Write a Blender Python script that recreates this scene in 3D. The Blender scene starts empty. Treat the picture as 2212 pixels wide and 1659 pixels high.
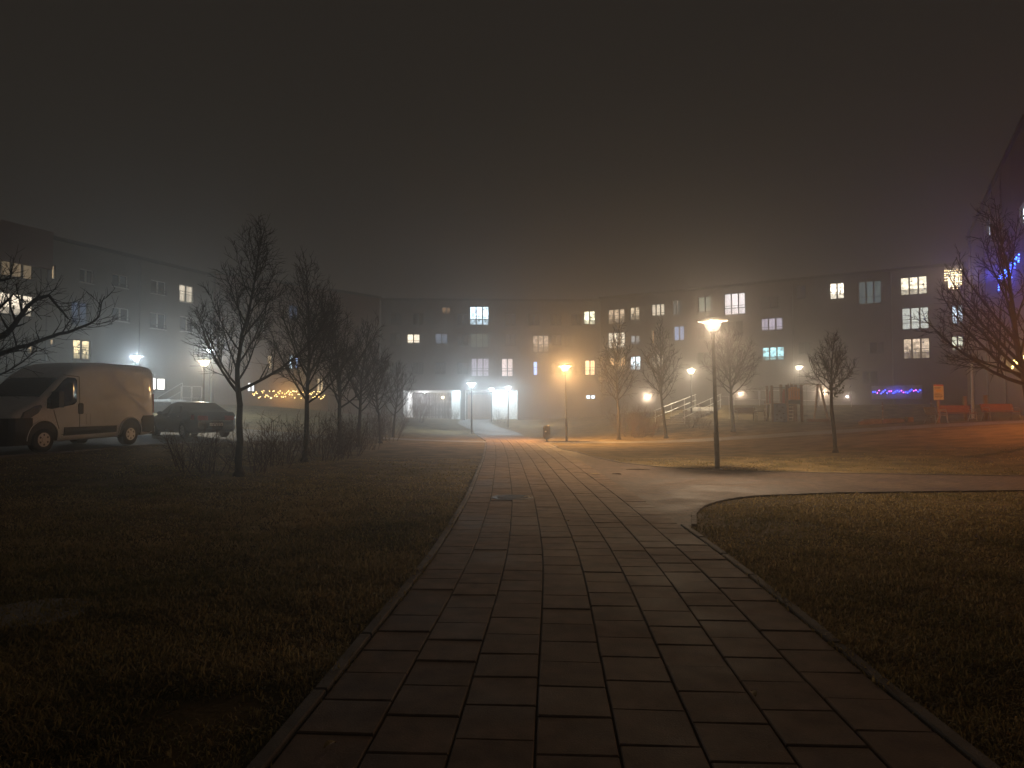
import bpy, math, random
import numpy as np
from mathutils import Vector, Matrix

# ------------------------------------------------------------------ camera, world, exposure
SC = bpy.context.scene
COL = SC.collection
PITCH = math.radians(2.285)
CAMZ = 1.65
cam_d = bpy.data.cameras.new("camera"); cam = bpy.data.objects.new("camera", cam_d); COL.objects.link(cam)
cam_d.sensor_width = 36.0; cam_d.lens = 690.0/1024*36; cam_d.clip_end = 2000; cam_d.clip_start = 0.05
cam.location = (0, 0, CAMZ); cam.rotation_euler = (math.pi/2+PITCH, 0, 0)
SC.camera = cam

W = bpy.data.worlds.new("World"); SC.world = W; W.use_nodes = True
wn = W.node_tree.nodes; wl = W.node_tree.links
bg = wn["Background"]
# overcast night sky: town glow on low cloud, a little brighter towards the horizon all round
tc = wn.new("ShaderNodeTexCoord"); sx = wn.new("ShaderNodeSeparateXYZ"); wr = wn.new("ShaderNodeValToRGB")
wl.new(tc.outputs["Generated"], sx.inputs[0]); wl.new(sx.outputs["Z"], wr.inputs[0]); wl.new(wr.outputs[0], bg.inputs[0])
wr.color_ramp.elements[0].position = 0.0; wr.color_ramp.elements[0].color = (0.0186, 0.0156, 0.0127, 1)
wr.color_ramp.elements[1].position = 0.9; wr.color_ramp.elements[1].color = (0.0163, 0.0139, 0.0116, 1)
bg.inputs[1].default_value = 0.75

SC.view_settings.view_transform = 'Standard'
SC.view_settings.look = 'None'
SC.view_settings.exposure = 0.45
SC.view_settings.gamma = 1.0
SC.render.engine = 'CYCLES'
cy = SC.cycles
cy.use_denoising = True
try:
    cy.denoiser = 'OPENIMAGEDENOISE'; cy.denoising_input_passes = 'RGB_ALBEDO_NORMAL'; cy.denoising_prefilter = 'ACCURATE'
except Exception:
    pass
cy.max_bounces = 6; cy.diffuse_bounces = 2; cy.glossy_bounces = 3; cy.transmission_bounces = 4
cy.volume_bounces = 2; cy.transparent_max_bounces = 12
cy.sample_clamp_indirect = 2.0; cy.caustics_reflective = False; cy.caustics_refractive = False
cy.use_adaptive_sampling = False
HAZE_DENSITY = 0.0066

# ------------------------------------------------------------------ photo helpers (pixels of a 2212x1659 view)
F = 690.0*2212/1024
CT, ST = math.cos(PITCH), math.sin(PITCH)
def ray(u, v):
    a = (u-1106)/F; b = (829.5-v)/F
    return np.array([a, CT-b*ST, ST+b*CT])
def at(u, v, Y):
    d = ray(u, v); t = Y/d[1]
    return Vector((d[0]*t, Y, CAMZ+d[2]*t))

# ------------------------------------------------------------------ terrain
CTRL = np.array([
 # along the main path
 (0.3,-6,0),(0.5,0,0),(0.5,3,0),(0.8,8,0),(0.8,13,0),(0.7,20,0),(.6,26,0),(.4,33,0),(-.1,40,-.02),(-1.0,48,-.05),(-2,58,-.05),(-3.5,68,.1),(-4.3,77,.4),(-5,86,.55),(-5,105,.55),
 # left lawn, parking, bank to the houses
 (-4,3,0),(-4,10,.02),(-8,6,.06),(-6.5,16,.10),(-6.2,25,.12),(-6,34,.1),(-12,12,.25),(-12.4,18,.47),(-12,23,.58),(-14,29,.62),(-20,25,.62),(-22,16,.5),(-30,10,.5),(-15,4,.12),
 (-12,36,.5),(-9,44,.25),(-7,55,.2),(-17,40,.75),(-20,52,1.3),(-28,62,2.2),(-26,50,1.5),(-33,46,1.3),(-38,38,1.0),(-20,70,1.8),(-11,75,.6),(-14,86,.9),(-31,80,2.2),
 (-20,-20,0),(20,-20,0),(0,-20,0),(-60,20,1.2),(-70,80,2),(-50,-40,0),(50,-40,.5),(0,-60,0),
 # right
 (5,4,0),(5.8,19.5,0),(12,16,0),(16,15.5,.02),(18,20,.35),(20,26,.75),(8,28,.04),(14,30,.3),(11.3,24,.18),(10,10,0),(20,8,.05),(28,20,.8),(40,10,.6),
 (3,37,0),(6,36.7,-.02),(10.7,37,.13),(15,36,.44),(21.5,34.5,.95),(24.5,33,1.17),(30,31,1.4),
 (11,46,.9),(16,44,.97),(20,44.5,1.0),(25,42,1.1),(30,42,1.3),(23,37,1.08),(27,36,1.25),(33,38,1.5),(20,50,1.05),(28,50,1.2),(12.5,50,1.25),
 (16,55,2.05),(22,56,2.1),(30,55,2.15),(37,52,2.15),(20,62,2.1),(30,62,2.1),(40,60,2.1),
 (6.5,42,.08),(6,50,.1),(6,60,.2),(3,70,.3),(10,70,1.2),(9,85,1.0),(2,84,.6),(20,95,2),(60,60,2),(80,90,2),(0,130,.6),(-40,130,2),(60,140,2),
], dtype=float)
def _tps(r2):
    return np.where(r2 > 1e-9, r2*np.log(np.maximum(r2, 1e-9)), 0.0)
_S = 50.0
_c = CTRL[:, :2]/_S; _n = len(_c)
_K = _tps(((_c[:, None]-_c[None])**2).sum(-1)) + np.eye(_n)*1e-4
_A = np.zeros((_n+3, _n+3)); _A[:_n, :_n] = _K; _A[:_n, _n] = 1; _A[:_n, _n+1:] = _c; _A[_n:, :_n] = _A[:_n, _n:].T
_w = np.linalg.solve(_A, np.concatenate([CTRL[:, 2], np.zeros(3)]))
def H_arr(x, y):
    x = np.clip(np.asarray(x, float), -75, 75); y = np.clip(np.asarray(y, float), -45, 130)
    p = np.stack([x, y], -1).reshape(-1, 2)/_S
    out = np.empty(len(p))
    for i in range(0, len(p), 20000):
        q = p[i:i+20000]
        out[i:i+20000] = _tps(((q[:, None]-_c[None])**2).sum(-1)) @ _w[:_n] + _w[_n] + q @ _w[_n+1:]
    return out.reshape(x.shape)
def H(x, y): return float(H_arr(np.array([x]), np.array([y]))[0])
def ground(u, v, ymax=120):
    d = ray(u, v); ys = np.arange(1.5, ymax, 0.1)
    t = ys/d[1]; dz = CAMZ+d[2]*t - H_arr(d[0]*t, ys)
    k = np.where(dz < 0)[0]
    i = k[0] if len(k) else len(ys)-1
    return (float(d[0]*t[i]), float(ys[i]))
def on(u, Y):
    """ground point in column u at distance Y"""
    x = (u-1106)/F*Y/CT
    return (x, Y, H(x, Y))

# ------------------------------------------------------------------ materials
def _lin(c): return (c[0], c[1], c[2], 1)
def mat(name, col, rough=.8, metal=0., col2=None, nscale=3., bump=0., bscale=40., spec=.4, emit=None, estr=0., rand=0., coat=0., detail=6):
    m = bpy.data.materials.new(name); m.use_nodes = True
    nt = m.node_tree; b = nt.nodes["Principled BSDF"]; L = nt.links
    b.inputs["Base Color"].default_value = _lin(col); b.inputs["Roughness"].default_value = rough
    b.inputs["Metallic"].default_value = metal; b.inputs["Specular IOR Level"].default_value = spec
    if coat: b.inputs["Coat Weight"].default_value = coat; b.inputs["Coat Roughness"].default_value = .06
    t = nt.nodes.new("ShaderNodeTexCoord")
    out = None
    if col2 is not None:
        n = nt.nodes.new("ShaderNodeTexNoise"); n.inputs["Scale"].default_value = nscale; n.inputs["Detail"].default_value = detail
        L.new(t.outputs["Object"], n.inputs["Vector"])
        r = nt.nodes.new("ShaderNodeValToRGB"); r.color_ramp.elements[0].position = .36; r.color_ramp.elements[1].position = .66
        r.color_ramp.elements[0].color = _lin(col); r.color_ramp.elements[1].color = _lin(col2)
        L.new(n.outputs["Fac"], r.inputs[0]); out = r.outputs[0]
        L.new(out, b.inputs["Base Color"])
    if rand:
        oi = nt.nodes.new("ShaderNodeObjectInfo"); mr = nt.nodes.new("ShaderNodeMapRange")
        mr.inputs["To Min"].default_value = 1-rand; mr.inputs["To Max"].default_value = 1+rand
        L.new(oi.outputs["Random"], mr.inputs["Value"])
        hs = nt.nodes.new("ShaderNodeHueSaturation"); L.new(mr.outputs[0], hs.inputs["Value"])
        if out: L.new(out, hs.inputs["Color"])
        else: hs.inputs["Color"].default_value = _lin(col)
        L.new(hs.outputs[0], b.inputs["Base Color"])
    if bump:
        n2 = nt.nodes.new("ShaderNodeTexNoise"); n2.inputs["Scale"].default_value = bscale; n2.inputs["Detail"].default_value = 5
        L.new(t.outputs["Object"], n2.inputs["Vector"])
        bp = nt.nodes.new("ShaderNodeBump"); bp.inputs["Strength"].default_value = bump; bp.inputs["Distance"].default_value = .02
        L.new(n2.outputs["Fac"], bp.inputs["Height"]); L.new(bp.outputs[0], b.inputs["Normal"])
    if emit is not None:
        b.inputs["Emission Color"].default_value = _lin(emit); b.inputs["Emission Strength"].default_value = estr
    return m
def emis(name, col, s, sample=False):
    m = bpy.data.materials.new(name); m.use_nodes = True; nt = m.node_tree; nt.nodes.clear()
    o = nt.nodes.new("ShaderNodeOutputMaterial"); e = nt.nodes.new("ShaderNodeEmission")
    e.inputs[0].default_value = _lin(col); e.inputs[1].default_value = s
    nt.links.new(e.outputs[0], o.inputs[0])
    if not sample: m.cycles.emission_sampling = 'NONE'
    return m
def bowl_mat(name, col, s, fac=.75):
    """thin diffusing lamp glass: mostly lets light through, glows a little"""
    m = bpy.data.materials.new(name); m.use_nodes = True; nt = m.node_tree; nt.nodes.clear()
    o = nt.nodes.new("ShaderNodeOutputMaterial"); e = nt.nodes.new("ShaderNodeEmission"); tr = nt.nodes.new("ShaderNodeBsdfTransparent")
    mx = nt.nodes.new("ShaderNodeMixShader"); mx.inputs[0].default_value = fac
    e.inputs[0].default_value = _lin(col); e.inputs[1].default_value = s
    nt.links.new(e.outputs[0], mx.inputs[1]); nt.links.new(tr.outputs[0], mx.inputs[2]); nt.links.new(mx.outputs[0], o.inputs[0])
    m.cycles.emission_sampling = 'NONE'
    return m
def hat_mat(name, col, fac=.05):
    m = bpy.data.materials.new(name); m.use_nodes = True; nt = m.node_tree
    b = nt.nodes["Principled BSDF"]; b.inputs["Base Color"].default_value = _lin(col); b.inputs["Roughness"].default_value = .5
    o = nt.nodes["Material Output"]; tr = nt.nodes.new("ShaderNodeBsdfTransparent"); mx = nt.nodes.new("ShaderNodeMixShader")
    mx.inputs[0].default_value = fac
    nt.links.new(b.outputs[0], mx.inputs[1]); nt.links.new(tr.outputs[0], mx.inputs[2]); nt.links.new(mx.outputs[0], o.inputs[0])
    return m

M = {}
M['soil'] = mat('lawn_soil', (.085, .066, .030), .95, col2=(.210, .150, .072), nscale=1.3, bump=1.0, bscale=9, spec=.1, detail=10)
M['slab'] = mat('concrete_slab', (.180, .124, .088), .74, col2=(.245, .172, .124), nscale=3.5, bump=.18, bscale=90, spec=.2, rand=.11)
M['slab_far'] = mat('concrete_slab_far', (.180, .124, .088), .74, col2=(.245, .172, .124), nscale=1.7, bump=.12, bscale=60, spec=.2)
def stains(m, scale=.55, lo=.62, hi=1.15):
    """damp stains and dirt that run across neighbouring slabs (world position)"""
    nt = m.node_tree; b = nt.nodes["Principled BSDF"]; L = nt.links
    src = b.inputs["Base Color"].links[0].from_socket
    g = nt.nodes.new("ShaderNodeNewGeometry"); r = None
    for sc_, d in ((scale, 8), (scale*7, 6)):
        n = nt.nodes.new("ShaderNodeTexNoise"); n.inputs["Scale"].default_value = sc_; n.inputs["Detail"].default_value = d; n.inputs["Roughness"].default_value = .65
        L.new(g.outputs["Position"], n.inputs["Vector"])
        k = nt.nodes.new("ShaderNodeMapRange"); k.inputs["From Min"].default_value = .35; k.inputs["From Max"].default_value = .62
        k.inputs["To Min"].default_value = lo; k.inputs["To Max"].default_value = hi; L.new(n.outputs["Fac"], k.inputs["Value"])
        mx = nt.nodes.new("ShaderNodeMixRGB"); mx.blend_type = 'MULTIPLY'; mx.inputs[0].default_value = .8
        L.new(src, mx.inputs[1]); L.new(k.outputs[0], mx.inputs[2]); src = mx.outputs[0]
        if r is None: r = k
    L.new(src, b.inputs["Base Color"])
    rr = nt.nodes.new("ShaderNodeMapRange"); rr.inputs["From Min"].default_value = lo; rr.inputs["From Max"].default_value = hi
    rr.inputs["To Min"].default_value = .66; rr.inputs["To Max"].default_value = .9; L.new(r.outputs[0], rr.inputs["Value"]); L.new(rr.outputs[0], b.inputs["Roughness"])
stains(M['slab']); stains(M['slab_far'])
M['kerb'] = mat('kerb_concrete', (.115, .100, .085), .85, col2=(.175, .155, .135), nscale=5, bump=.3, bscale=70, rand=.2)
M['joint'] = mat('joint_sand', (.022, .019, .016), .95, col2=(.035, .031, .026), nscale=20, bump=.4, bscale=60)
M['asphalt'] = mat('asphalt', (.06, .06, .06), .75, col2=(.085, .083, .08), nscale=1.2, bump=.3, bscale=120)
M['bark'] = mat('bark', (.022, .017, .013), .9, col2=(.042, .033, .026), nscale=14, bump=.7, bscale=35, spec=.2)
M['twig'] = mat('twig_bark', (.019, .014, .011), .85, spec=.2)
M['shrub'] = mat('shrub_stem', (.105, .066, .048), .85, spec=.2)
M['drygreen'] = mat('ivy_leaf', (.05, .06, .025), .7, spec=.3)
M['steel'] = mat('galvanised_steel', (.32, .31, .29), .42, .75, col2=(.42, .41, .39), nscale=8)
M['polemat'] = mat('lamp_pole_paint', (.09, .09, .09), .38, .55, col2=(.14, .14, .135), nscale=6)
M['darkmetal'] = mat('dark_metal', (.03, .03, .03), .45, .5)
M['railwhite'] = mat('rail_paint', (.6, .6, .58), .45, .2)
M['wood_red'] = mat('bench_slat_wood', (.26, .075, .03), .6, col2=(.34, .11, .045), nscale=9, bump=.2, bscale=50)
M['wood'] = mat('timber', (.24, .14, .07), .75, col2=(.34, .21, .11), nscale=8, bump=.3, bscale=60)
M['woodpost'] = mat('timber_post', (.17, .10, .06), .75, col2=(.24, .15, .09), nscale=8, bump=.3, bscale=60)
M['orange'] = mat('orange_panel', (.55, .24, .05), .5)
M['redpanel'] = mat('red_panel', (.32, .05, .03), .5)
M['bluepanel'] = mat('blue_panel', (.10, .15, .24), .5, col2=(.13, .19, .29), nscale=5)
M['black'] = mat('black_plastic', (.012, .012, .012), .55)
M['binblack'] = mat('bin_enamel', (.02, .02, .02), .35)
M['sticker'] = mat('sticker', (.7, .68, .6), .5)
M['signface'] = mat('sign_face', (.72, .62, .33), .5)
M['signyellow'] = mat('sign_yellow', (.78, .55, .10), .5)
M['signink'] = mat('sign_ink', (.05, .04, .03), .6)
M['signred'] = mat('sign_red', (.55, .08, .04), .5)
M['iron'] = mat('cast_iron', (.05, .045, .04), .5, .6, col2=(.08, .07, .065), nscale=12, bump=.4, bscale=60)
M['leaf'] = mat('dry_leaf', (.42, .30, .13), .6)
M['stone'] = mat('step_concrete', (.26, .25, .23), .85, col2=(.34, .32, .3), nscale=4, bump=.2)
# vehicles
M['vanpaint'] = mat('white_van_paint', (.74, .74, .76), .36, col2=(.66, .66, .67), nscale=2.5, coat=.5, spec=.5)
M['glass'] = mat('dark_glass', (.008, .009, .010), .06, spec=.7)
M['tyre'] = mat('tyre', (.012, .012, .012), .85, bump=.3, bscale=60)
M['rim'] = mat('wheel_rim', (.42, .41, .40), .4, .6)
M['lens'] = mat('headlight_lens', (.16, .17, .17), .08, spec=.8)
M['tail'] = mat('tail_light', (.28, .018, .012), .15, spec=.7)
M['carpaint'] = mat('dark_car_paint', (.008, .009, .011), .25, .0, coat=.6, spec=.5)
M['chrome'] = mat('chrome', (.6, .6, .6), .12, 1.)
M['plate'] = mat('number_plate', (.6, .6, .55), .4)
# walls
M['w_white'] = mat('plaster_pale', (.14, .138, .124), .9, col2=(.175, .170, .152), nscale=.6, bump=.15, bscale=30)
M['w_rust'] = mat('plaster_rust', (.12, .058, .036), .9, col2=(.15, .072, .046), nscale=.7, bump=.15, bscale=30)
M['w_grey'] = mat('plaster_grey', (.085, .080, .074), .9, col2=(.115, .108, .1), nscale=.5, bump=.15, bscale=30)
M['w_brown'] = mat('plaster_brown', (.080, .064, .062), .9, col2=(.11, .088, .084), nscale=.5, bump=.15, bscale=30)
M['w_wing'] = mat('plaster_mauve', (.095, .078, .092), .9, col2=(.13, .105, .12), nscale=.5, bump=.15, bscale=30)
M['w_interior'] = mat('passage_plaster', (.72, .72, .70), .85, col2=(.64, .64, .62), nscale=1.2)
M['gatebrown'] = mat('passage_cladding', (.26, .17, .12), .6, col2=(.33, .22, .16), nscale=3)
M['frame'] = mat('window_frame', (.030, .030, .032), .5)
M['framewhite'] = mat('window_frame_pale', (.5, .5, .48), .5)
M['paned'] = mat('unlit_pane', (.012, .014, .018), .08, spec=.8)
M['roof'] = mat('roof_felt', (.05, .05, .05), .9)
M['parapet'] = mat('balcony_parapet', (.22, .21, .23), .85, col2=(.27, .26, .28), nscale=2)

def lit_mat(name, col, s, style):
    m = bpy.data.materials.new(name); m.use_nodes = True; nt = m.node_tree; L = nt.links
    b = nt.nodes["Principled BSDF"]; b.inputs["Base Color"].default_value = (.05, .05, .05, 1); b.inputs["Roughness"].default_value = .1
    t = nt.nodes.new("ShaderNodeTexCoord"); oi = nt.nodes.new("ShaderNodeObjectInfo")
    sep = nt.nodes.new("ShaderNodeSeparateXYZ"); L.new(t.outputs["Generated"], sep.inputs[0])
    def math_(op, a, b_=None):
        n = nt.nodes.new("ShaderNodeMath"); n.operation = op
        for i, x in enumerate((a, b_)):
            if x is None: continue
            if isinstance(x, (int, float)): n.inputs[i].default_value = x
            else: L.new(x, n.inputs[i])
        return n.outputs[0]
    n = nt.nodes.new("ShaderNodeTexNoise"); n.noise_dimensions = '4D'; n.inputs["Detail"].default_value = 3
    mp = nt.nodes.new("ShaderNodeMapping"); L.new(t.outputs["Object"], mp.inputs[0]); L.new(mp.outputs[0], n.inputs["Vector"])
    L.new(math_('MULTIPLY', oi.outputs["Random"], 40.0), n.inputs["W"])
    n.inputs["Scale"].default_value = 1.0
    r = nt.nodes.new("ShaderNodeMapRange"); L.new(n.outputs["Fac"], r.inputs["Value"])
    r.inputs["From Min"].default_value = .3; r.inputs["From Max"].default_value = .7
    if style == 'curtain':
        mp.inputs["Scale"].default_value = (9, 9, .5); r.inputs["To Min"].default_value = .62; r.inputs["To Max"].default_value = 1.1
        f = r.outputs[0]
    elif style == 'blind':
        mp.inputs["Scale"].default_value = (.6, .6, 14); r.inputs["To Min"].default_value = .6; r.inputs["To Max"].default_value = 1.1
        f = r.outputs[0]
    else:                                  # a room: lamp-lit wall above, furniture silhouettes below
        mp.inputs["Scale"].default_value = (2.4, 2.4, 3.2); r.inputs["To Min"].default_value = .25; r.inputs["To Max"].default_value = 1.25
        lo = math_('GREATER_THAN', sep.outputs["Z"], .33)
        f = math_('MULTIPLY', r.outputs[0], math_('ADD', math_('MULTIPLY', lo, .62), .38))
    hs = nt.nodes.new("ShaderNodeMixRGB"); hs.blend_type = 'MULTIPLY'; hs.inputs[0].default_value = 1
    hs.inputs[1].default_value = _lin(col); L.new(f, hs.inputs[2])
    L.new(hs.outputs[0], b.inputs["Emission Color"]); b.inputs["Emission Strength"].default_value = s
    m.cycles.emission_sampling = 'NONE'
    return m
_litc = {}
def lit(col, s, style):
    k = (col, s, style)
    if k not in _litc: _litc[k] = lit_mat('lit_window_%d' % len(_litc), col, s, style)
    return _litc[k]

# ------------------------------------------------------------------ mesh builder
class MB:
    def __init__(s): s.v = []; s.f = []
    def add(s, vs, fs):
        o = len(s.v); s.v.extend(tuple(p) for p in vs); s.f.extend(tuple(i+o for i in f) for f in fs); return s
    def box(s, x0, x1, y0, y1, z0, z1, mtx=None):
        vs = [(x, y, z) for z in (z0, z1) for y in (y0, y1) for x in (x0, x1)]
        if mtx is not None: vs = [tuple(mtx @ Vector(p)) for p in vs]
        return s.add(vs, [(0, 2, 3, 1), (4, 5, 7, 6), (0, 1, 5, 4), (2, 6, 7, 3), (0, 4, 6, 2), (1, 3, 7, 5)])
    def bbox(s, x0, x1, y0, y1, z0, z1, b, mtx=None):
        """box with chamfered top edge"""
        vs = [(x0, y0, z0), (x1, y0, z0), (x1, y1, z0), (x0, y1, z0), (x0, y0, z1-b), (x1, y0, z1-b), (x1, y1, z1-b), (x0, y1, z1-b),
              (x0+b, y0+b, z1), (x1-b, y0+b, z1), (x1-b, y1-b, z1), (x0+b, y1-b, z1)]
        if mtx is not None: vs = [tuple(mtx @ Vector(p)) for p in vs]
        fs = [(3, 2, 1, 0), (8, 9, 10, 11)]
        for i in range(4):
            j = (i+1) % 4; fs += [(i, j, j+4, i+4), (i+4, j+4, j+8, i+8)]
        return s.add(vs, fs)
    def tube(s, pts, rad, n=6, cap=True):
        pts = [Vector(p) for p in pts]; k = len(pts)
        if not hasattr(rad, '__len__'): rad = [rad]*k
        o = len(s.v); ref = None
        for i in range(k):
            d = (pts[min(i+1, k-1)]-pts[max(i-1, 0)])
            d = d.normalized() if d.length > 1e-9 else Vector((0, 0, 1))
            if ref is None: ref = d.orthogonal().normalized()
            else:
                ref = ref - d*ref.dot(d)
                ref = ref.normalized() if ref.length > 1e-6 else d.orthogonal().normalized()
            w = d.cross(ref)
            for j in range(n):
                a = 2*math.pi*j/n; q = pts[i]+(ref*math.cos(a)+w*math.sin(a))*rad[i]
                s.v.append((q.x, q.y, q.z))
        for i in range(k-1):
            for j in range(n):
                j2 = (j+1) % n
                s.f.append((o+i*n+j, o+i*n+j2, o+(i+1)*n+j2, o+(i+1)*n+j))
        if cap and n > 2:
            s.f.append(tuple(o+j for j in reversed(range(n)))); s.f.append(tuple(o+(k-1)*n+j for j in range(n)))
        return s
    def bar(s, a, b, w, d):
        a = Vector(a); b = Vector(b); dz = b-a; L_ = dz.length
        q = dz.to_track_quat('Z', 'Y').to_matrix().to_4x4(); q.translation = a
        return s.box(-w/2, w/2, -d/2, d/2, 0, L_, q)
    def lathe(s, prof, n=20, c=(0, 0, 0)):
        o = len(s.v)
        for (r, z) in prof:
            for j in range(n):
                a = 2*math.pi*j/n; s.v.append((c[0]+r*math.cos(a), c[1]+r*math.sin(a), c[2]+z))
        for i in range(len(prof)-1):
            for j in range(n):
                j2 = (j+1) % n; s.f.append((o+i*n+j, o+i*n+j2, o+(i+1)*n+j2, o+(i+1)*n+j))
        return s
    def disc(s, c, r, n=20, axis='Z'):
        o = len(s.v)
        for j in range(n):
            a = 2*math.pi*j/n; ca, sa = r*math.cos(a), r*math.sin(a)
            s.v.append((c[0]+ca, c[1]+sa, c[2]) if axis == 'Z' else (c[0]+ca, c[1], c[2]+sa))
        s.f.append(tuple(range(o, o+n))); return s
    def prism(s, poly, axis_fn):
        """poly of 2D points; axis_fn(p, k) -> 3D for k = 0, 1"""
        n = len(poly); vs = [axis_fn(p, 0) for p in poly]+[axis_fn(p, 1) for p in poly]
        fs = [tuple(range(n)), tuple(reversed(range(n, 2*n)))]+[(i, i+n, (i+1) % n+n, (i+1) % n) for i in range(n)]
        return s.add(vs, fs)
    def mesh(s, name, m, smooth=False):
        me = bpy.data.meshes.new(name); me.from_pydata(s.v, [], s.f)
        if m is not None: me.materials.append(M[m] if isinstance(m, str) else m)
        if smooth: me.polygons.foreach_set('use_smooth', [True]*len(me.polygons))
        me.update(); return me
    def build(s, name, m, parent=None, smooth=False, loc=None):
        return put(name, s.mesh(name, m, smooth), parent, loc)
def put(name, me, parent=None, loc=None, rot=None):
    o = bpy.data.objects.new(name, me); COL.objects.link(o)
    if parent is not None: o.parent = parent
    if loc is not None: o.location = loc
    if rot is not None: o.rotation_euler = rot
    return o
def tag(o, label=None, cat=None, group=None, kind=None):
    if label: o['label'] = label
    if cat: o['category'] = cat
    if group: o['group'] = group
    if kind: o['kind'] = kind
    return o
def thing(name, label, cat, loc=(0, 0, 0), rz=0., group=None):
    o = bpy.data.objects.new(name, None); COL.objects.link(o); o.empty_display_size = .2
    o.location = loc; o.rotation_euler = (0, 0, rz)
    return tag(o, label, cat, group)
def copy_tree(o, parent=None):
    c = o.copy(); COL.objects.link(c); c.parent = parent
    for ch in o.children: copy_tree(ch, c)
    return c
def point(name, parent, loc, col, power, r=.08):
    d = bpy.data.lights.new(name, 'POINT'); d.color = col; d.energy = power; d.shadow_soft_size = r
    o = bpy.data.objects.new(name, d); COL.objects.link(o); o.parent = parent; o.location = loc
    return o

# ------------------------------------------------------------------ ground
def axis(lo, hi, dense_lo, dense_hi, fine, coarse):
    a = list(np.arange(lo, dense_lo, coarse))+list(np.arange(dense_lo, dense_hi, fine))+list(np.arange(dense_hi, hi+coarse, coarse))
    return np.array(a)
gx = axis(-118, 116, -44, 46, .5, 4.0); gy = axis(-60, 116, 0, 72, .5, 4.0)
GX, GY = np.meshgrid(gx, gy)
GZ = H_arr(GX, GY)
gv = np.stack([GX, GY, GZ], -1).reshape(-1, 3)
nx, ny = len(gx), len(gy)
ii = (np.arange(ny-1)[:, None]*nx+np.arange(nx-1)[None]).ravel()
gf = np.stack([ii, ii+1, ii+nx+1, ii+nx], -1)
me = bpy.data.meshes.new('ground'); me.from_pydata(gv.tolist(), [], gf.tolist()); me.materials.append(M['soil'])
me.polygons.foreach_set('use_smooth', [True]*len(me.polygons))
tag(put('ground', me), 'dark winter lawn rising gently to both sides', kind='structure')

# ------------------------------------------------------------------ main path
PC = np.array([(-5, .15), (0, .35), (3.2, .5), (7.6, .76), (13, .82), (24, .66), (33, .42), (40, .1), (48, -.7), (60, -1.6), (68, -2.9), (75, -4.1), (84, -4.6), (97, -4.6)])
_yy = np.linspace(-5, 97, 1021); _xx = np.interp(_yy, PC[:, 0], PC[:, 1])
_k = np.hanning(61); _k /= _k.sum(); _xx = np.convolve(np.pad(_xx, 30, mode='edge'), _k, 'valid')
def cx(y): return np.interp(y, _yy, _xx)
def pframe(s):                       # s along the path (m from Y=-3)
    y = np.interp(s, _ss, _yy); x = cx(y); dx = (cx(y+.2)-cx(y-.2))/.4
    t = Vector((dx, 1)).normalized(); return x, y, t
_ss = np.concatenate([[0], np.cumsum(np.hypot(np.diff(_xx), np.diff(_yy)))])-2.0
def ribbon(name, L_, R_, n, m, off, label, parent=None):
    """sheet between two edge lines (lists of x,y), draped on the ground"""
    def res(P, k):
        P = np.array(P, float); d = np.concatenate([[0], np.cumsum(np.hypot(*np.diff(P, axis=0).T))]); t = np.linspace(0, d[-1], k)
        return np.stack([np.interp(t, d, P[:, 0]), np.interp(t, d, P[:, 1])], -1)
    k = max(24, int(max(np.hypot(*np.diff(np.array(L_), axis=0).T).sum(), 1)/.5))
    a, b = res(L_, k), res(R_, k)
    w = np.linspace(0, 1, n+1)[:, None, None]; g = a[None]*(1-w)+b[None]*w
    z = H_arr(g[..., 0], g[..., 1])+off
    v = np.concatenate([g, z[..., None]], -1).reshape(-1, 3)
    i = (np.arange(n)[:, None]*k+np.arange(k-1)[None]).ravel()
    f = np.stack([i, i+k, i+k+1, i+1], -1)
    me = bpy.data.meshes.new(name); me.from_pydata(v.tolist(), [], f.tolist()); me.materials.append(M[m] if isinstance(m, str) else m)
    o = put(name, me, parent)
    if parent is None: tag(o, label, kind='structure')
    return o, a, b
CW = .404; NCOL = 8; HALF = CW*NCOL/2
ys = np.arange(-4.5, 50.6, .5)
path, _, _ = ribbon('path', [(cx(y)-HALF-.02, y) for y in ys], [(cx(y)+HALF+.02, y) for y in ys], 6, 'joint', .010, 'straight footpath of square concrete slabs leading to the lit passage')
def brick_mat(name, c1, c2, mortar, scale, bw, bh, rot=0.):
    m = mat(name, c1, .75, bump=.1, bscale=80); nt = m.node_tree; b = nt.nodes["Principled BSDF"]
    t = nt.nodes.new("ShaderNodeTexCoord"); mp = nt.nodes.new("ShaderNodeMapping"); mp.inputs["Rotation"].default_value = (0, 0, rot)
    br = nt.nodes.new("ShaderNodeTexBrick"); br.inputs["Color1"].default_value = _lin(c1); br.inputs["Color2"].default_value = _lin(c2); br.inputs["Mortar"].default_value = _lin(mortar)
    br.inputs["Scale"].default_value = scale; br.inputs["Brick Width"].default_value = bw; br.inputs["Row Height"].default_value = bh; br.inputs["Mortar Size"].default_value = .006
    n = nt.nodes.new("ShaderNodeTexNoise"); n.inputs["Scale"].default_value = 1.1; n.inputs["Detail"].default_value = 5
    mx = nt.nodes.new("ShaderNodeMixRGB"); mx.blend_type = 'MULTIPLY'; mx.inputs[0].default_value = .5
    nt.links.new(t.outputs["Object"], mp.inputs[0]); nt.links.new(mp.outputs[0], br.inputs["Vector"]); nt.links.new(t.outputs["Object"], n.inputs["Vector"])
    nt.links.new(br.outputs["Color"], mx.inputs[1]); nt.links.new(n.outputs["Fac"], mx.inputs[2]); nt.links.new(mx.outputs[0], b.inputs["Base Color"])
    return m
M['paver'] = brick_mat('small_pavers', (.22, .155, .112), (.150, .106, .080), (.035, .028, .023), 1.0, .2, .1)
M['farpave'] = brick_mat('far_slabs', (.27, .25, .23), (.22, .20, .185), (.09, .08, .07), 1.0, .4, .4)
stains(M['paver'], .8, .55, 1.2)
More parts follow.
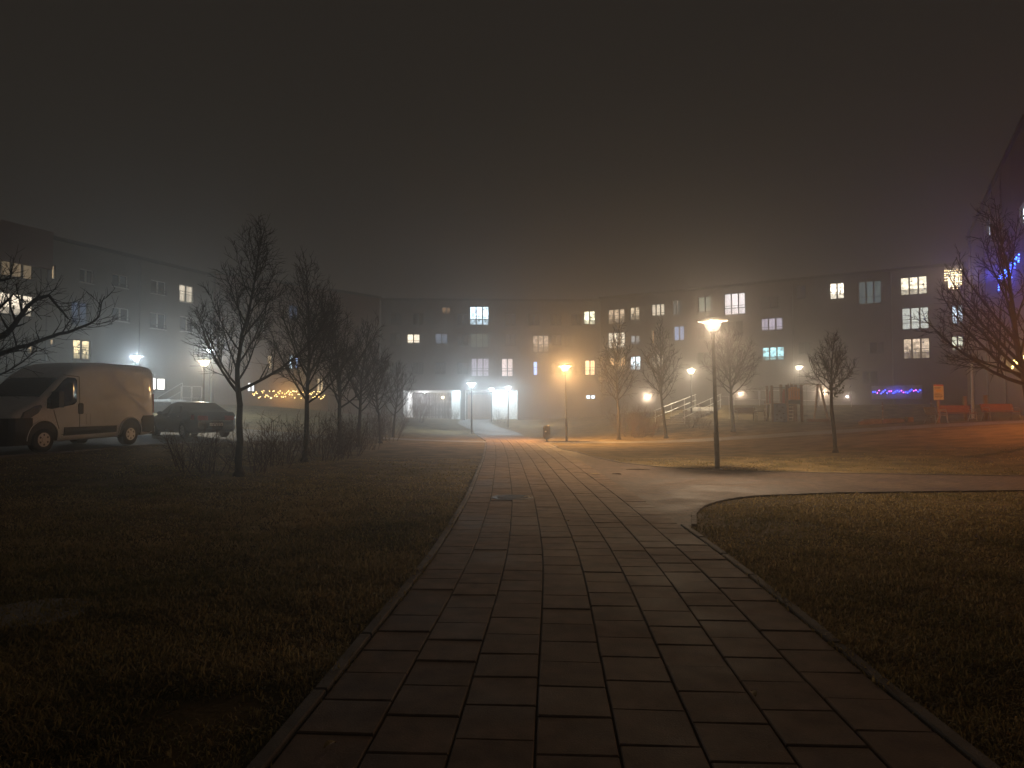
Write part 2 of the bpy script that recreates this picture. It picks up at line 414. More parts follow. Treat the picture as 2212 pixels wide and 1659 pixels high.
ys2 = np.arange(50.6, 97, .6)
ribbon('far_path', [(cx(y)-1.8, y) for y in ys2], [(cx(y)+1.8, y) for y in ys2], 6, 'farpave', .022, 'pale far end of the footpath under white lamps')
# junctions and side paths (edges read from the photograph, laid on the ground)
lowE = [ground(*p) for p in [(1400, 1165), (1502, 1138), (1498, 1118), (1510, 1100), (1545, 1086), (1610, 1075), (1800, 1067), (2212, 1062), (2700, 1059)]]
lowE[0] = (cx(lowE[1][1]-.4)+HALF-.15, lowE[1][1]-.4)
uppE = [ground(*p) for p in [(1215, 966), (1250, 978), (1290, 990), (1340, 1001), (1420, 1010), (1550, 1017.5), (1800, 1024), (2212, 1030), (2700, 1034)]]
uppE[0] = (cx(uppE[0][1])+HALF-.25, uppE[0][1])
sp, sp_lo, sp_up = ribbon('side_path', lowE, uppE, 10, 'paver', .018, 'side footpath of small pavers branching off to the right past the street lamp')
up2 = [(cx(38.4)+1.2, 38.4)]+[on(u, y)[:2] for u, y in [(1350, 38.0), (1538, 37.9), (1726, 37.2), (1900, 36.2), (2036, 35.3), (2210, 34.0), (2420, 32.5)]]
lo2 = [(cx(36)+1.2, 36)]+[on(u, y)[:2] for u, y in [(1350, 36.3), (1538, 36.2), (1726, 35.5), (1900, 34.3), (2036, 33.3), (2210, 32.0), (2420, 30.5)]]
rp, rp_lo, rp_up = ribbon('bench_path', lo2, up2, 5, 'farpave', .018, 'narrow footpath climbing the slope to the two red benches')
lf, lf_lo, lf_up = ribbon('cross_path', [(cx(36.4)-1.4, 36.4), (-4, 37.0), (-9.0, 37.6)], [(cx(38.2)-1.4, 38.2), (-4, 38.6), (-9.0, 39.2)], 4, 'farpave', .018, 'short cross path leading left behind the row of bare trees')
road, rd_a, rd_b = ribbon('parking_road', [(-15.0, 13.0), (-13.2, 17.3), (-12.2, 20.0), (-11.4, 24), (-9.6, 30), (-9.0, 37)], [(-26, 11), (-28, 17.3), (-29, 20), (-29, 24), (-26, 32), (-18, 40)], 10, 'asphalt', .014, 'strip of asphalt where the van and the dark car are parked')

# slabs: the 300 that show largest are parts, the rest joined
slab_me = MB().bbox(-.1957, .1957, -.1957, .1957, -.04, .0, .006).mesh('slab', 'slab')
rng = random.Random(4)
far = MB(); cnt = 0
man = ground(1107, 1079)
sl = []
for r in range(0, 140):
    for c in range(NCOL):
        s = -1.0+r*CW+(CW*.5 if c % 2 else 0)+[0, .03, -.02, .05, -.04, .02, 0, -.03][c]
        if s > 53: continue
        x, y, t = pframe(s); o = (c-(NCOL-1)/2)*CW
        px, py = x+t[1]*o, y-t[0]*o
        if abs(px-man[0]) < CW*.98 and abs(py-man[1]) < .43: continue
        sl.append((py, px, math.atan2(t[1], t[0])-math.pi/2))
sl.sort()
for py, px, a in sl:
    z = H(px, py)+.030+rng.uniform(-.0038, .0038)
    rot = (rng.uniform(-.009, .009), rng.uniform(-.009, .009), a+rng.uniform(-.006, .006))
    vis = py > 2.2 and abs(px/py) < .95
    if vis and cnt < 300:
        put('slab', slab_me, path, (px, py, z), rot); cnt += 1
    elif py > 2.2:
        mt = Matrix.Translation((px, py, z)) @ Matrix.Rotation(rot[2], 4, 'Z') @ Matrix.Rotation(rot[0], 4, 'X') @ Matrix.Rotation(rot[1], 4, 'Y')
        far.bbox(-.1957, .1957, -.1957, .1957, -.04, .0, .006, mt)
    else:
        mt = Matrix.Translation((px, py, z)) @ Matrix.Rotation(rot[2], 4, 'Z')
        far.bbox(-.1957, .1957, -.1957, .1957, -.04, .0, .006, mt)
tag(far.build('far_slab_field', 'slab_far', path), kind='stuff')
# kerb stones both sides of the main path and round the side path corner
kerb_me = MB().bbox(-.04, .04, -.495, .495, -.12, .0, .008).mesh('kerb_stone', 'kerb')
for sgn in (-1, 1):
    for k in range(54):
        s = -1.5+k*1.0; x, y, t = pframe(s); o = sgn*(HALF+.055)
        px, py = x+t[1]*o, y-t[0]*o
        if sgn > 0 and (lowE[1][1]-.35) < py < (uppE[0][1]+.2): continue
        if sgn > 0 and 35.6 < py < 38.8: continue
        if sgn < 0 and 36.1 < py < 38.6: continue
        put('kerb_stone', kerb_me, path, (px, py, H(px, py)+.038+rng.uniform(-.006, .006)), (0, 0, math.atan2(t[1], t[0])-math.pi/2+rng.uniform(-.008, .008)))
def kerb_line(P, parent, seg=.8, off=0.):
    P = np.array(P, float); d = np.concatenate([[0], np.cumsum(np.hypot(*np.diff(P, axis=0).T))])
    me = MB().bbox(-.04, .04, -seg/2+.004, seg/2-.004, -.12, .0, .008).mesh('kerb_stone', 'kerb')
    for k in range(int(d[-1]/seg)):
        s = (k+.5)*seg; x = np.interp(s, d, P[:, 0]); y = np.interp(s, d, P[:, 1])
        x2 = np.interp(s+seg/2, d, P[:, 0]); y2 = np.interp(s+seg/2, d, P[:, 1]); x1 = np.interp(s-seg/2, d, P[:, 0]); y1 = np.interp(s-seg/2, d, P[:, 1])
        put('kerb_stone', me, parent, (x, y, H(x, y)+.036), (0, 0, math.atan2(y2-y1, x2-x1)-math.pi/2))
kerb_line(sp_lo[1:], sp, .42); kerb_line(sp_up, sp, .8)
kerb_line(rd_a, road, 1.0)
# manhole
mz = H(*man)+.030
t = thing('manhole_cover', 'round iron manhole cover set in the slabs of the footpath', 'manhole', (man[0], man[1], mz))
MB().bbox(-.395, .395, -.40, .40, -.05, -.002, .004).build('concrete_surround', 'slab', t)
MB().lathe([(.40, -.03), (.40, .006), (.365, .008), (.36, 0), (.36, -.03)], 40).build('rim', 'iron', t, True)
lidm = MB().lathe([(.352, -.03), (.352, .003), (.34, .005), (0.001, .006)], 40)
for i in range(-4, 5):
    w = math.sqrt(max(.30**2-(i*.065)**2, 0)); lidm.box(-w, w, i*.065-.012, i*.065+.012, .004, .010)
lidm.build('lid', 'iron', t)

# ------------------------------------------------------------------ haze: even, pale night mist round the whole place
hz = MB().box(-122, 122, -62, 122, -2.5, 19.6).build('haze', None)
hm = bpy.data.materials.new('night_mist'); hm.use_nodes = True; hn = hm.node_tree; hn.nodes.clear()
ho = hn.nodes.new("ShaderNodeOutputMaterial"); pv = hn.nodes.new("ShaderNodeVolumePrincipled")
pv.inputs["Color"].default_value = (.93, .93, .93, 1); pv.inputs["Density"].default_value = HAZE_DENSITY; pv.inputs["Anisotropy"].default_value = .85
hn.links.new(pv.outputs[0], ho.inputs["Volume"]); hz.data.materials.append(hm)
tag(hz, 'thin night mist filling the whole courtyard', 'mist', kind='stuff')

# ------------------------------------------------------------------ buildings
# window row: (u0, v0, u1, v1, panes, colour, strength, style, rail)
WARM = (1.0, .72, .42); WWHITE = (1.0, .86, .66); COOL = (.72, .88, 1.0); LILAC = (.78, .70, .86); BLUE = (.40, .58, 1.0)
CYAN = (.45, .88, .95); GREENISH = (.80, .90, .72); PINK = (.95, .78, .76); ORANGE = (1.0, .55, .24); TEAL = (.35, .5, .52)
def cz3(r): a, b, c, d = r; return (a*.27666+810.1, b*.27666+594, c*.27666+810.1, d*.27666+594)
def cz4(r): a, b, c, d = r; return (a*.29297+1242.1, b*.29297+567.05, c*.29297+1242.1, d*.29297+567.05)
def cz5(r): a, b, c, d = r; return (a*.30923+1620.1, b*.30923+540.04, c*.30923+1620.1, d*.30923+540.04)
def cz6(r): a, b, c, d = r; return (a*.32544+1890.2, b*.32544+378.03, c*.32544+1890.2, d*.32544+378.03)
def cz1(r): a, b, c, d = r; return (a*.32551, b*.32551+486.04, c*.32551, d*.32551+486.04)
def cz2(r): a, b, c, d = r; return (a*.35812+378.0, b*.35812+459.03, c*.35812+378.0, d*.35812+459.03)

WS = 2.1
class Facade:
    def __init__(s, A, B, ztop, zbot=-1.5, depth=11):
        s.A = Vector(A); s.B = Vector(B); s.t = (s.B-s.A).normalized(); s.L = (s.B-s.A).length
        s.n = Vector((s.t.y, -s.t.x))                      # outward (towards the yard)
        s.ztop = ztop; s.zbot = zbot; s.depth = depth; s.win = []; s.holes = []
    def P(s, a, z, out=0.):
        p = s.A+s.t*a+s.n*out; return (p.x, p.y, z)
    def hit(s, u, v):
        d = ray(u, v); dn = d[0]*s.n.x+d[1]*s.n.y
        k = (s.A.x*s.n.x+s.A.y*s.n.y)/dn
        q = Vector((d[0]*k, d[1]*k)); return (q-s.A).dot(s.t), CAMZ+d[2]*k
    def rect(s, r):
        u0, v0, u1, v1 = r; um = (u0+u1)/2; vm = (v0+v1)/2
        a0 = s.hit(u0, vm)[0]; a1 = s.hit(u1, vm)[0]; zt = s.hit(um, v0)[1]; zb = s.hit(um, v1)[1]
        return [min(a0, a1), max(a0, a1), zb, zt]
    def wall(s, name, m, parent, bands=()):
        """front face with real openings and reveals, flat roof, ends"""
        hs = [h for h in s.holes]
        sa = sorted({0., s.L, *[min(max(h[0], 0), s.L) for h in hs], *[min(max(h[1], 0), s.L) for h in hs]})
        sz = sorted({s.zbot, s.ztop, *[h[2] for h in hs], *[h[3] for h in hs]})
        mb = MB(); idx = {}
        def vid(i, j):
            if (i, j) not in idx: idx[(i, j)] = len(mb.v); mb.v.append(s.P(sa[i], sz[j]))
            return idx[(i, j)]
        for i in range(len(sa)-1):
            am = (sa[i]+sa[i+1])/2
            for j in range(len(sz)-1):
                zm = (sz[j]+sz[j+1])/2
                if any(h[0] < am < h[1] and h[2] < zm < h[3] for h in hs): continue
                mb.f.append((vid(i, j), vid(i+1, j), vid(i+1, j+1), vid(i, j+1)))
        for a0, a1, z0, z1 in hs:
            dpt = -.22
            q = [s.P(a0, z0), s.P(a1, z0), s.P(a1, z1), s.P(a0, z1)]+[s.P(a0, z0, dpt), s.P(a1, z0, dpt), s.P(a1, z1, dpt), s.P(a0, z1, dpt)]
            mb.add(q, [(0, 4, 5, 1), (1, 5, 6, 2), (2, 6, 7, 3), (3, 7, 4, 0)])
        q = [s.P(0, s.zbot), s.P(s.L, s.zbot), s.P(s.L, s.ztop), s.P(0, s.ztop)]+[s.P(0, s.zbot, -s.depth), s.P(s.L, s.zbot, -s.depth), s.P(s.L, s.ztop, -s.depth), s.P(0, s.ztop, -s.depth)]
        mb.add(q, [(1, 5, 6, 2), (0, 3, 7, 4), (5, 4, 7, 6)])
        o = mb.build(name, m, parent)
        rb = MB(); q = [s.P(-.15, s.ztop, .18), s.P(s.L+.15, s.ztop, .18), s.P(s.L+.15, s.ztop, -s.depth), s.P(-.15, s.ztop, -s.depth)]
        rb.add(q+[(p[0], p[1], p[2]+.28) for p in q], [(0, 1, 5, 4), (1, 2, 6, 5), (2, 3, 7, 6), (3, 0, 4, 7), (4, 5, 6, 7), (3, 2, 1, 0)])
        rb.build('roof', 'roof', parent)
        return o
    def qbox(s, mb, a0, a1, z0, z1, o0, o1):
        q = [s.P(a, z, o) for o in (o0, o1) for z in (z0, z1) for a in (a0, a1)]
        mb.add(q, [(0, 2, 3, 1), (4, 5, 7, 6), (0, 1, 5, 4), (2, 6, 7, 3), (0, 4, 6, 2), (1, 3, 7, 5)])
    def window(s, parent, r, panes, col, strength, style, rail, pale=False):
        a0, a1, z0, z1 = r
        if a1-a0 < .25: a1 = a0+.25
        for h in s.holes:                                  # keep openings apart
            if a0 < h[1] and a1 > h[0] and z0 < h[3] and z1 > h[2]: return None
        if a0 < .05 or a1 > s.L-.05: return None
        s.holes.append([a0, a1, z0, z1])
        w = MB(); f = .07; d0, d1 = -.20, -.10
        s.qbox(w, a0, a1, z0, z0+f, d0, d1); s.qbox(w, a0, a1, z1-f, z1, d0, d1)
        n = panes; pw = (a1-a0)/n
        for i in range(n+1):
            c = a0+pw*i; c0 = max(a0, c-(f if 0 < i < n else 0)); c1 = min(a1, c+(f if 0 < i < n else 0))
            if i == 0: c1 = a0+f
            if i == n: c0 = a1-f
            s.qbox(w, c0, c1, z0+f+.002, z1-f-.002, d0, d1)
        if z1-z0 > 1.9:
            s.qbox(w, a0+f+.002, a1-f-.002, z0+(z1-z0)*.30, z0+(z1-z0)*.30+.05, d0+.01, d1-.01)
        s.qbox(w, a0-.05, a1+.05, z0-.06, z0-.005, -.10, .08)
        wo = w.build('window', 'framewhite' if pale else 'frame', parent)
        for i in range(n):
            p = MB(); c0 = a0+pw*i+.03; c1 = a0+pw*(i+1)-.03
            dp = -.19 if strength > 0 else -.16
            p.add([s.P(c0, z0+.03, dp), s.P(c1, z0+.03, dp), s.P(c1, z1-.03, dp), s.P(c0, z1-.03, dp)], [(0, 1, 2, 3)])
            m = M['paned']
            if strength > 0: m = lit(col, WS*strength*(1, .9, 1.05, .85)[(i+n) % 4] if panes > 1 else WS*strength, style)
            p.build('pane', m, wo)
        if strength > .3 and style == 'room':
            pr = random.Random(int(a0*100)+int(z0*37)); pb = MB(); zb = z0+(0.0 if z1-z0 < 1.6 else .45)
            for k in range(pr.randint(2, 5)):
                c = pr.uniform(a0+.15, a1-.15); hh = pr.uniform(.12, .30)
                s.qbox(pb, c-.05, c+.05, zb+.03, zb+.15, -.185, -.14)
                for j in range(7):
                    e = c+pr.gauss(0, .08); zz_ = zb+.15+hh*pr.random()*1.4; w_ = pr.uniform(.02, .06); s.qbox(pb, e-w_, e+w_, zz_, zz_+w_*1.6, -.183+.004*j, -.17+.004*j)
            tag(pb.build('sill_plant', 'drygreen', wo), kind='stuff')
            if pr.random() < .6:
                lb = MB(); c = pr.uniform(a0+.3, a1-.3); lb.tube([s.P(c, z1-.05, -.165), s.P(c, z1-.38, -.165)], .008, 4)
                q = s.P(c, z1-.50, -.15); lb.lathe([(.13, 0), (.05, .12)], 10, q); lb.build('pendant_lamp', 'frame', wo)
        if rail:
            b = MB(); zt = z0+(1.0 if z1-z0 > 1.6 else .35)
            s.qbox(b, a0-.04, a1+.04, zt, zt+.05, .06, .10); s.qbox(b, a0-.04, a1+.04, zt-.22, zt-.19, .065, .095)
            s.qbox(b, a0-.04, a0, z0, zt, .06, .10); s.qbox(b, a1, a1+.04, z0, zt, .06, .10)
            s.qbox(b, a0-.04, a1+.04, z0+.06, z0+.09, .065, .095)
            for k in range(1, int((a1-a0)/.13)):
                c = a0+k*.13; s.qbox(b, c-.008, c+.008, z0+.09, zt-.20, .072, .088)
            b.build('balustrade', 'darkmetal', wo)
        return wo

def building(name, label, fac, wallmat, rows, dark=()):
    b = thing(name, label, 'building', (fac.P(fac.L/2, 0, 0)[0], fac.P(fac.L/2, 0, 0)[1], 0))
    root = b
    # parts are built in world coordinates: a child offset keeps them there
    class Par: pass
    for r in rows:
        rect, panes, col, st, style, rail = r[:6]
        fac.window(b, fac.rect(rect), panes, col, st, style, rail, pale=(len(r) > 6 and r[6]))
    for r in dark:
        fac.window(b, r, 2, (0, 0, 0), 0, 'room', False, pale=False)
    fac.wall('wall', wallmat, b)
    for a in np.arange(3.0, fac.L-1, 9.5):
        if any(h[0]-.2 < a < h[1]+.2 for h in fac.holes): a += 1.1
        if any(h[0]-.2 < a < h[1]+.2 for h in fac.holes): continue
        q0, q1 = fac.P(a, fac.zbot, .09), fac.P(a, fac.ztop-.1, .09)
        MB().tube([q0, q1], .055, 6).build('downpipe', 'polemat', b)
    return b
def settle(b):
    """children were made in world coordinates: undo the root's offset"""
    off = b.location.copy()
    for ch in b.children: ch.location = ch.location-off
def grid_dark(fac, a_list, z_list, w=1.3, h=1.45):
    return [[a-w/2, a+w/2, z, z+h] for z in z_list for a in a_list]

# -- left pale block
FL = Facade((-45.49, 32.87), (-30.5, 70), 15.4)
rows = [
 (cz1((10, 195, 225, 350)), 3, WARM, .085, 'curtain', False), (cz1((345, 265, 372, 360)), 1, WARM, .22, 'curtain', False),
 (cz1((1190, 400, 1285, 515)), 2, WWHITE, .38, 'curtain', True, True), (cz1((0, 455, 225, 600)), 3, WWHITE, .65, 'room', False),
 (cz1((475, 510, 585, 665)), 2, BLUE, .05, 'curtain', True), (cz1((485, 762, 603, 895)), 2, (1, .80, .45), .80, 'room', True),
 (cz1((985, 1015, 1105, 1095)), 2, (1., .95, .88), 1.5, 'blind', False),
 (cz1((745, 330, 850, 415)), 2, WARM, 0, '', True, True), (cz1((1000, 370, 1100, 460)), 2, WARM, 0, '', True, True),
 (cz1((530, 295, 620, 385)), 2, WARM, 0, '', False, True), (cz1((745, 550, 855, 640)), 2, WARM, 0, '', True, True),
 (cz1((995, 585, 1100, 690)), 2, WARM, 0, '', True, True), (cz1((1195, 610, 1290, 710)), 2, WARM, 0, '', True, True),
 (cz1((335, 755, 365, 800)), 1, WARM, .3, 'room', False), (cz1((190, 790, 225, 860)), 1, WARM, .35, 'room', False),
]
bl = building('apartment_building', 'pale plastered apartment block rising behind the parked white van', FL, 'w_white', rows); settle(bl)
# rust coloured stair tower standing proud at its near end
a0 = FL.hit(108, 560)[0]
rust = MB(); FL.qbox(rust, 0, a0, 12.9, 15.9, 0.003, .35)
ro = rust.build('rust_cladding', 'w_rust', bl); ro.location = -bl.location
# -- left rust block behind the trees
FR = Facade((-30.3, 70.2), (-16.6, 86.0), 15.8)
rows = [
 (cz2((690, 860, 715, 945)), 1, COOL, .9, 'curtain', False), (cz2((728, 875, 748, 945)), 1, BLUE, 1.0, 'curtain', False),
 (cz2((440, 1025, 485, 1080)), 2, (.95, .95, 1), 1.2, 'curtain', False), (cz2((560, 860, 590, 940)), 1, WARM, .3, 'curtain', False),
 (cz2((230, 455, 290, 530)), 2, WARM, 0, '', False, True), (cz2((245, 640, 300, 700)), 2, WARM, 0.05, 'curtain', False, True), (cz2((690, 560, 745, 640)), 2, BLUE, .06, 'curtain', False),
 (cz2((860, 1000, 900, 1080)), 2, WARM, .4, 'curtain', False), (cz2((480, 640, 540, 720)), 2, WARM, 0, '', False, True),
]
br_ = building('apartment_building', 'rust coloured apartment block half hidden behind the row of bare trees', FR, 'w_rust', rows); settle(br_)
# -- centre block with the lit passage
FC = Facade((-16.4, 86.2), (11.2, 87.2), 15.6)
pas = []
for r in ((871, 843, 994.5, 903), (1004.5, 843, 1118, 903)):
    q = FC.rect(r); pas.append([q[0], q[1], FC.zbot, q[3]])
zc = pas[0][3]; pas[1][3] = zc
FC.holes += pas
rows = [
 (cz3((740, 245, 888, 392)), 3, (.66, .86, 1.), 1.7, 'room', True), (cz3((522, 250, 590, 310)), 2, ORANGE, .10, 'room', False),
 (cz3((250, 460, 350, 535)), 2, WWHITE, .85, 'blind', True), (cz3((470, 455, 568, 538)), 2, (.45, .55, .75), .13, 'curtain', True),
 (cz3((50, 445, 137, 535)), 2, WARM, .14, 'curtain', False), (cz3((745, 455, 888, 570)), 3, GREENISH, .06, 'curtain', True),
 (cz3((750, 650, 890, 795)), 3, LILAC, .26, 'curtain', True), (cz3((988, 652, 1078, 795)), 2, PINK, .48, 'curtain', True),
 (cz3((1232, 472, 1357, 605)), 3, (1., .78, .58), .26, 'room', True), (cz3((1235, 675, 1270, 785)), 1, BLUE, .8, 'curtain', True),
 (cz3((1640, 665, 1720, 785)), 2, (1., .66, .36), 1.0, 'curtain', True), (cz3((1632, 280, 1720, 385)), 2, (.98, .95, .68), 1.15, 'room', False),
 (cz3((1648, 935, 1722, 970)), 2, COOL, 1.1, 'blind', False), (cz3((1480, 470, 1540, 560)), 2, WARM, .02, 'curtain', False),
]
dk = []
zrow = [FC.rect(cz3((740, 250, 888, 392)))[2], FC.rect(cz3((745, 455, 888, 570)))[2]+.3, FC.rect(cz3((750, 650, 890, 795)))[2]+.3]
for z in zrow:
    for a in (1.8, 4.6, 7.4, 10.2, 13.2, 16.2, 19.2, 22, 24.6, 27.2): dk.append([a-.7, a+.7, z, z+1.5])
bc = building('apartment_building', 'grey apartment block with a brightly lit passage through its ground floor', FC, 'w_grey', rows, dk)
# the passage: side walls, back wall, ceiling, pillar face, fascia
zg = .2
a0, a1 = pas[0][0], pas[1][1]; D = 11.0
pw = MB()
pw.add([FC.P(a0, -1.5, -.22), FC.P(a0, zc, -.22), FC.P(a0, zc, -D), FC.P(a0, -1.5, -D)], [(0, 1, 2, 3)])
pw.build('passage_side_wall', 'w_interior', bc); pw = MB()
pw.add([FC.P(a1, -1.5, -.22), FC.P(a1, zc, -.22), FC.P(a1, zc, -D), FC.P(a1, -1.5, -D)], [(3, 2, 1, 0)])
pw.build('passage_side_wall', 'w_interior', bc)
gA = FC.rect((1004, 860, 1057, 900))
bw = MB(); bw.add([FC.P(a0, -1.5, -D), FC.P(a1, -1.5, -D), FC.P(a1, zc, -D), FC.P(a0, zc, -D)], [(0, 1, 2, 3)]); bw.build('passage_back_wall', 'w_interior', bc)
ce = MB(); ce.add([FC.P(a0, zc, -.22), FC.P(a1, zc, -.22), FC.P(a1, zc, -D), FC.P(a0, zc, -D)], [(0, 1, 2, 3)]); ce.build('passage_ceiling', 'w_interior', bc)
pl = MB(); FC.qbox(pl, pas[0][1], pas[1][0], -1.5, zc, -3.0, -.225); pl.build('pillar', 'w_interior', bc)
# angled white return wall on the right of the way through
rw = MB(); FC.qbox(rw, gA[1]+.3, a1, -1.5, zc-.004, -5.0, -4.7); rw.build('partition_wall', 'w_interior', bc)
rw = MB(); FC.qbox(rw, pas[0][1]-1.4, pas[0][1]-.05, -1.5, zc-.004, -6.0, -5.7); rw.build('partition_wall', 'w_interior', bc)
gate = MB()
nb = 9
for k in range(nb):
    g0 = pas[1][0]+.1+(gA[1]+.2-pas[1][0])*k/nb; g1 = pas[1][0]+.1+(gA[1]+.2-pas[1][0])*(k+1)/nb
    mb = MB(); FC.qbox(mb, g0+.012, g1-.012, -.2, zc-.35, -8.0, -7.94); mb.build('cladding_board', 'gatebrown', bc)
fa = MB(); FC.qbox(fa, a0-.2, pas[0][1]+.6, zc+.1, zc+2.0, .003, .45); fa.build('fascia', 'w_grey', bc)
settle(bc)
# -- right brown block
FB = Facade((11.3, 87.7), (44.2, 66.9), 16.0)
rows = [
 (cz4((243, 343, 365, 450)), 3, (1., .74, .50), .38, 'room', True), (cz4((405, 328, 475, 425)), 2, (1., .80, .55), .55, 'room', True),
 (cz4((563, 305, 660, 395)), 3, WWHITE, .45, 'curtain', True), (cz4((722, 280, 778, 385)), 2, TEAL, .08, 'curtain', False),
 (cz4((908, 252, 1002, 362)), 2, (.62, .78, .62), .14, 'curtain', False), (cz4((1100, 225, 1255, 385)), 3, (.95, .88, .90), .62, 'curtain', True),
 (cz4((242, 515, 368, 632)), 3, WWHITE, .62, 'curtain', True), (cz4((408, 537, 476, 605)), 2, (.8, .82, .85), .22, 'room', False),
 (cz4((566, 500, 582, 600)), 1, ORANGE, .3, 'curtain', False), (cz4((728, 468, 806, 575)), 2, (.45, .58, .90), .30, 'curtain', False),
 (cz4((1372, 408, 1532, 502)), 3, (.74, .68, .86), .30, 'curtain', True), (cz4((252, 698, 370, 790)), 3, (1., .60, .28), .50, 'room', True),
 (cz4((405, 692, 482, 795)), 2, (.72, .90, 1.), 1.5, 'room', True), (cz4((572, 680, 655, 772)), 3, WWHITE, .24, 'curtain', True),
 (cz4((1380, 622, 1542, 725)), 3, CYAN, .85, 'room', True),
 (cz5((557, 228, 658, 342)), 2, (1., .90, .72), 1.6, 'room', False), (cz5((758, 215, 918, 375)), 3, TEAL, .10, 'curtain', False),
 (cz5((1050, 185, 1238, 312)), 3, (1., .90, .68), .95, 'room', False), (cz5((1060, 400, 1250, 555)), 3, (.88, .93, .84), .40, 'blind', True),
 (cz5((1070, 615, 1257, 762)), 3, (1., .78, .56), .48, 'room', True), (cz5((1378, 145, 1475, 262)), 2, (1., .88, .66), .8, 'curtain', False),
 (cz5((1410, 385, 1490, 515)), 2, (.68, .84, 1.), 1.1, 'room', False), (cz5((1408, 600, 1492, 705)), 2, (.95, .96, .74), .65, 'room', True),
 (cz5((785, 845, 893, 930)), 2, WARM, 0, '', False), (cz5((325, 245, 390, 340)), 1, WARM, 0, '', False),
 (cz5((335, 645, 420, 730)), 2, WARM, 0, '', False), (cz5((575, 640, 670, 728)), 2, WARM, 0, '', False), (cz5((832, 640, 935, 722)), 2, WARM, 0, '', False),
 (cz4((1372, 250, 1500, 340)), 2, WARM, 0, '', False), (cz4((900, 470, 1000, 560)), 2, WARM, 0, '', False), (cz4((900, 660, 1000, 750)), 2, WARM, 0, '', False), (cz4((1120, 430, 1240, 545)), 2, WARM, 0, '', False),
]
bb = building('apartment_building', 'dark brown apartment block with many lit windows behind the playground', FB, 'w_brown', rows)
# bay with the blue-lit balcony and the icicle balcony slab
rr = FB.rect((1885, 793, 1992, 858)); bay = MB(); FB.qbox(bay, rr[0], rr[1], rr[2], rr[2]+1.15, 1.25, 1.37); FB.qbox(bay, rr[0], rr[1], rr[2]-.18, rr[2], .003, 1.37)
FB.qbox(bay, rr[0], rr[0]+.12, rr[2], rr[2]+1.15, .003, 1.25); FB.qbox(bay, rr[1]-.12, rr[1], rr[2], rr[2]+1.15, .003, 1.25)
bay.build('balcony', 'parapet', bb); BALC = rr
sl2 = FB.rect((2040, 577, 2074, 584)); bs = MB(); FB.qbox(bs, sl2[0], min(sl2[1]+.2, FB.L-.02), sl2[2], sl2[2]+.25, .003, 1.1); bs.build('balcony_roof', 'parapet', bb)
settle(bb)
# -- right wing coming towards the benches
FW = Facade((44.4, 66.6), (29.5, 39.0), 18.4)
FW.n = -FW.n if (FW.n.x > 0) else FW.n
rows = [(cz6((738, 285, 762, 420)), 1, (.85, .93, 1.), .55, 'curtain', False), (cz6((958, 185, 1010, 335)), 2, (.85, .93, 1.), 1.2, 'blind', True)]
bwg = building('apartment_building', 'tall mauve apartment wing with blue fairy lights beside the benches', FW, 'w_wing', rows); settle(bwg)

# ------------------------------------------------------------------ fairy lights on the balconies
def fairy(label, pts, cols, r, light=None, cable=None):
    c = sum((Vector(p) for p in pts), Vector())/len(pts)
    t = thing('fairy_lights', label, 'fairy lights', c)
    MB().tube([Vector(p)-c+Vector((0, 0, .02)) for p in (cable or pts)], .006, 4).build('cable', 'black', t)
    mes = [MB().lathe([(.001, -r), (r*.8, -r*.5), (r, 0), (r*.7, r*.7), (.001, r)], 8).mesh('bulb', m, True) for m in cols]
    for i, p in enumerate(pts):
        put('bulb', mes[(i*7+i//3) % len(mes)], t, Vector(p)-c)
    if light: point('glow', t, light[0], light[1], light[2], .15)
    return t
rg = random.Random(9)
eb = emis('bulb_blue', (.03, .06, 1.), 14); er = emis('bulb_violet', (.75, .12, 1.), 7); ew = emis('bulb_warm', (1., .70, .32), 7); ewh = emis('bulb_cream', (1., .85, .55), 8); ebl = emis('bulb_azure', (.03, .14, 1.), 14); egold = emis('bulb_gold', (1., .68, .20), 6)
pts = [FB.P(BALC[0]+.15+(BALC[1]-BALC[0]-.3)*i/23., BALC[2]+.55+rg.uniform(-.17, .17), 1.42) for i in range(24)]
fairy('string of blue and violet fairy lights along the ground floor balcony', pts, [eb, eb, er, eb], .048, ((-FB.t.x*0+FB.n.x*.5, FB.n.y*.5, .1), (.06, .07, 1.), 16))
rr = FB.rect((2042, 588, 2076, 632)); pts = []
for i in range(9):
    ln = rg.randint(5, 9)
    for j in range(ln): pts.append(FB.P(min(rr[0]+(rr[1]-rr[0])*i/8, FB.L-.05), rr[3]-(rr[3]-rr[2])*j/9+rg.uniform(-.04, .04), 1.0+rg.uniform(-.03, .03)))
fairy('curtain of warm white icicle lights hanging at a top floor balcony', pts, [ew, ewh, ew], .045, ((FB.n.x*.6, FB.n.y*.6, 0), (1., .75, .42), 60), [FB.P(rr[0], rr[3], 1.0), FB.P(min(rr[1], FB.L-.05), rr[3], 1.0)])
rr = FW.rect((2162, 575, 2208, 602)); pts = []
for i in range(12):
    for j in range(rg.randint(2, 6)): pts.append(FW.P(rr[0]+(rr[1]-rr[0])*i/11., rr[3]-(rr[3]-rr[2])*j/5.+rg.uniform(-.06, .06), .12+rg.uniform(0, .05)))
fairy('curtain of blue icicle lights on the tall mauve wing', pts, [ebl, eb, ebl], .042, ((FW.n.x*.8, FW.n.y*.8, 0), (.05, .08, 1.), 190), [FW.P(rr[0], rr[3], .13), FW.P(rr[1], rr[3], .13)])
rr = FW.rect((2188, 772, 2225, 793)); pts = [FW.P(rr[0]+(rr[1]-rr[0])*i/39., (rr[2]+rr[3])/2+rg.uniform(-.3, .3), .15) for i in range(40)]
fairy('golden fairy lights low on the tall mauve wing', pts, [egold, ew], .045, ((FW.n.x*.7, FW.n.y*.7, 0), (1., .70, .2), 45))
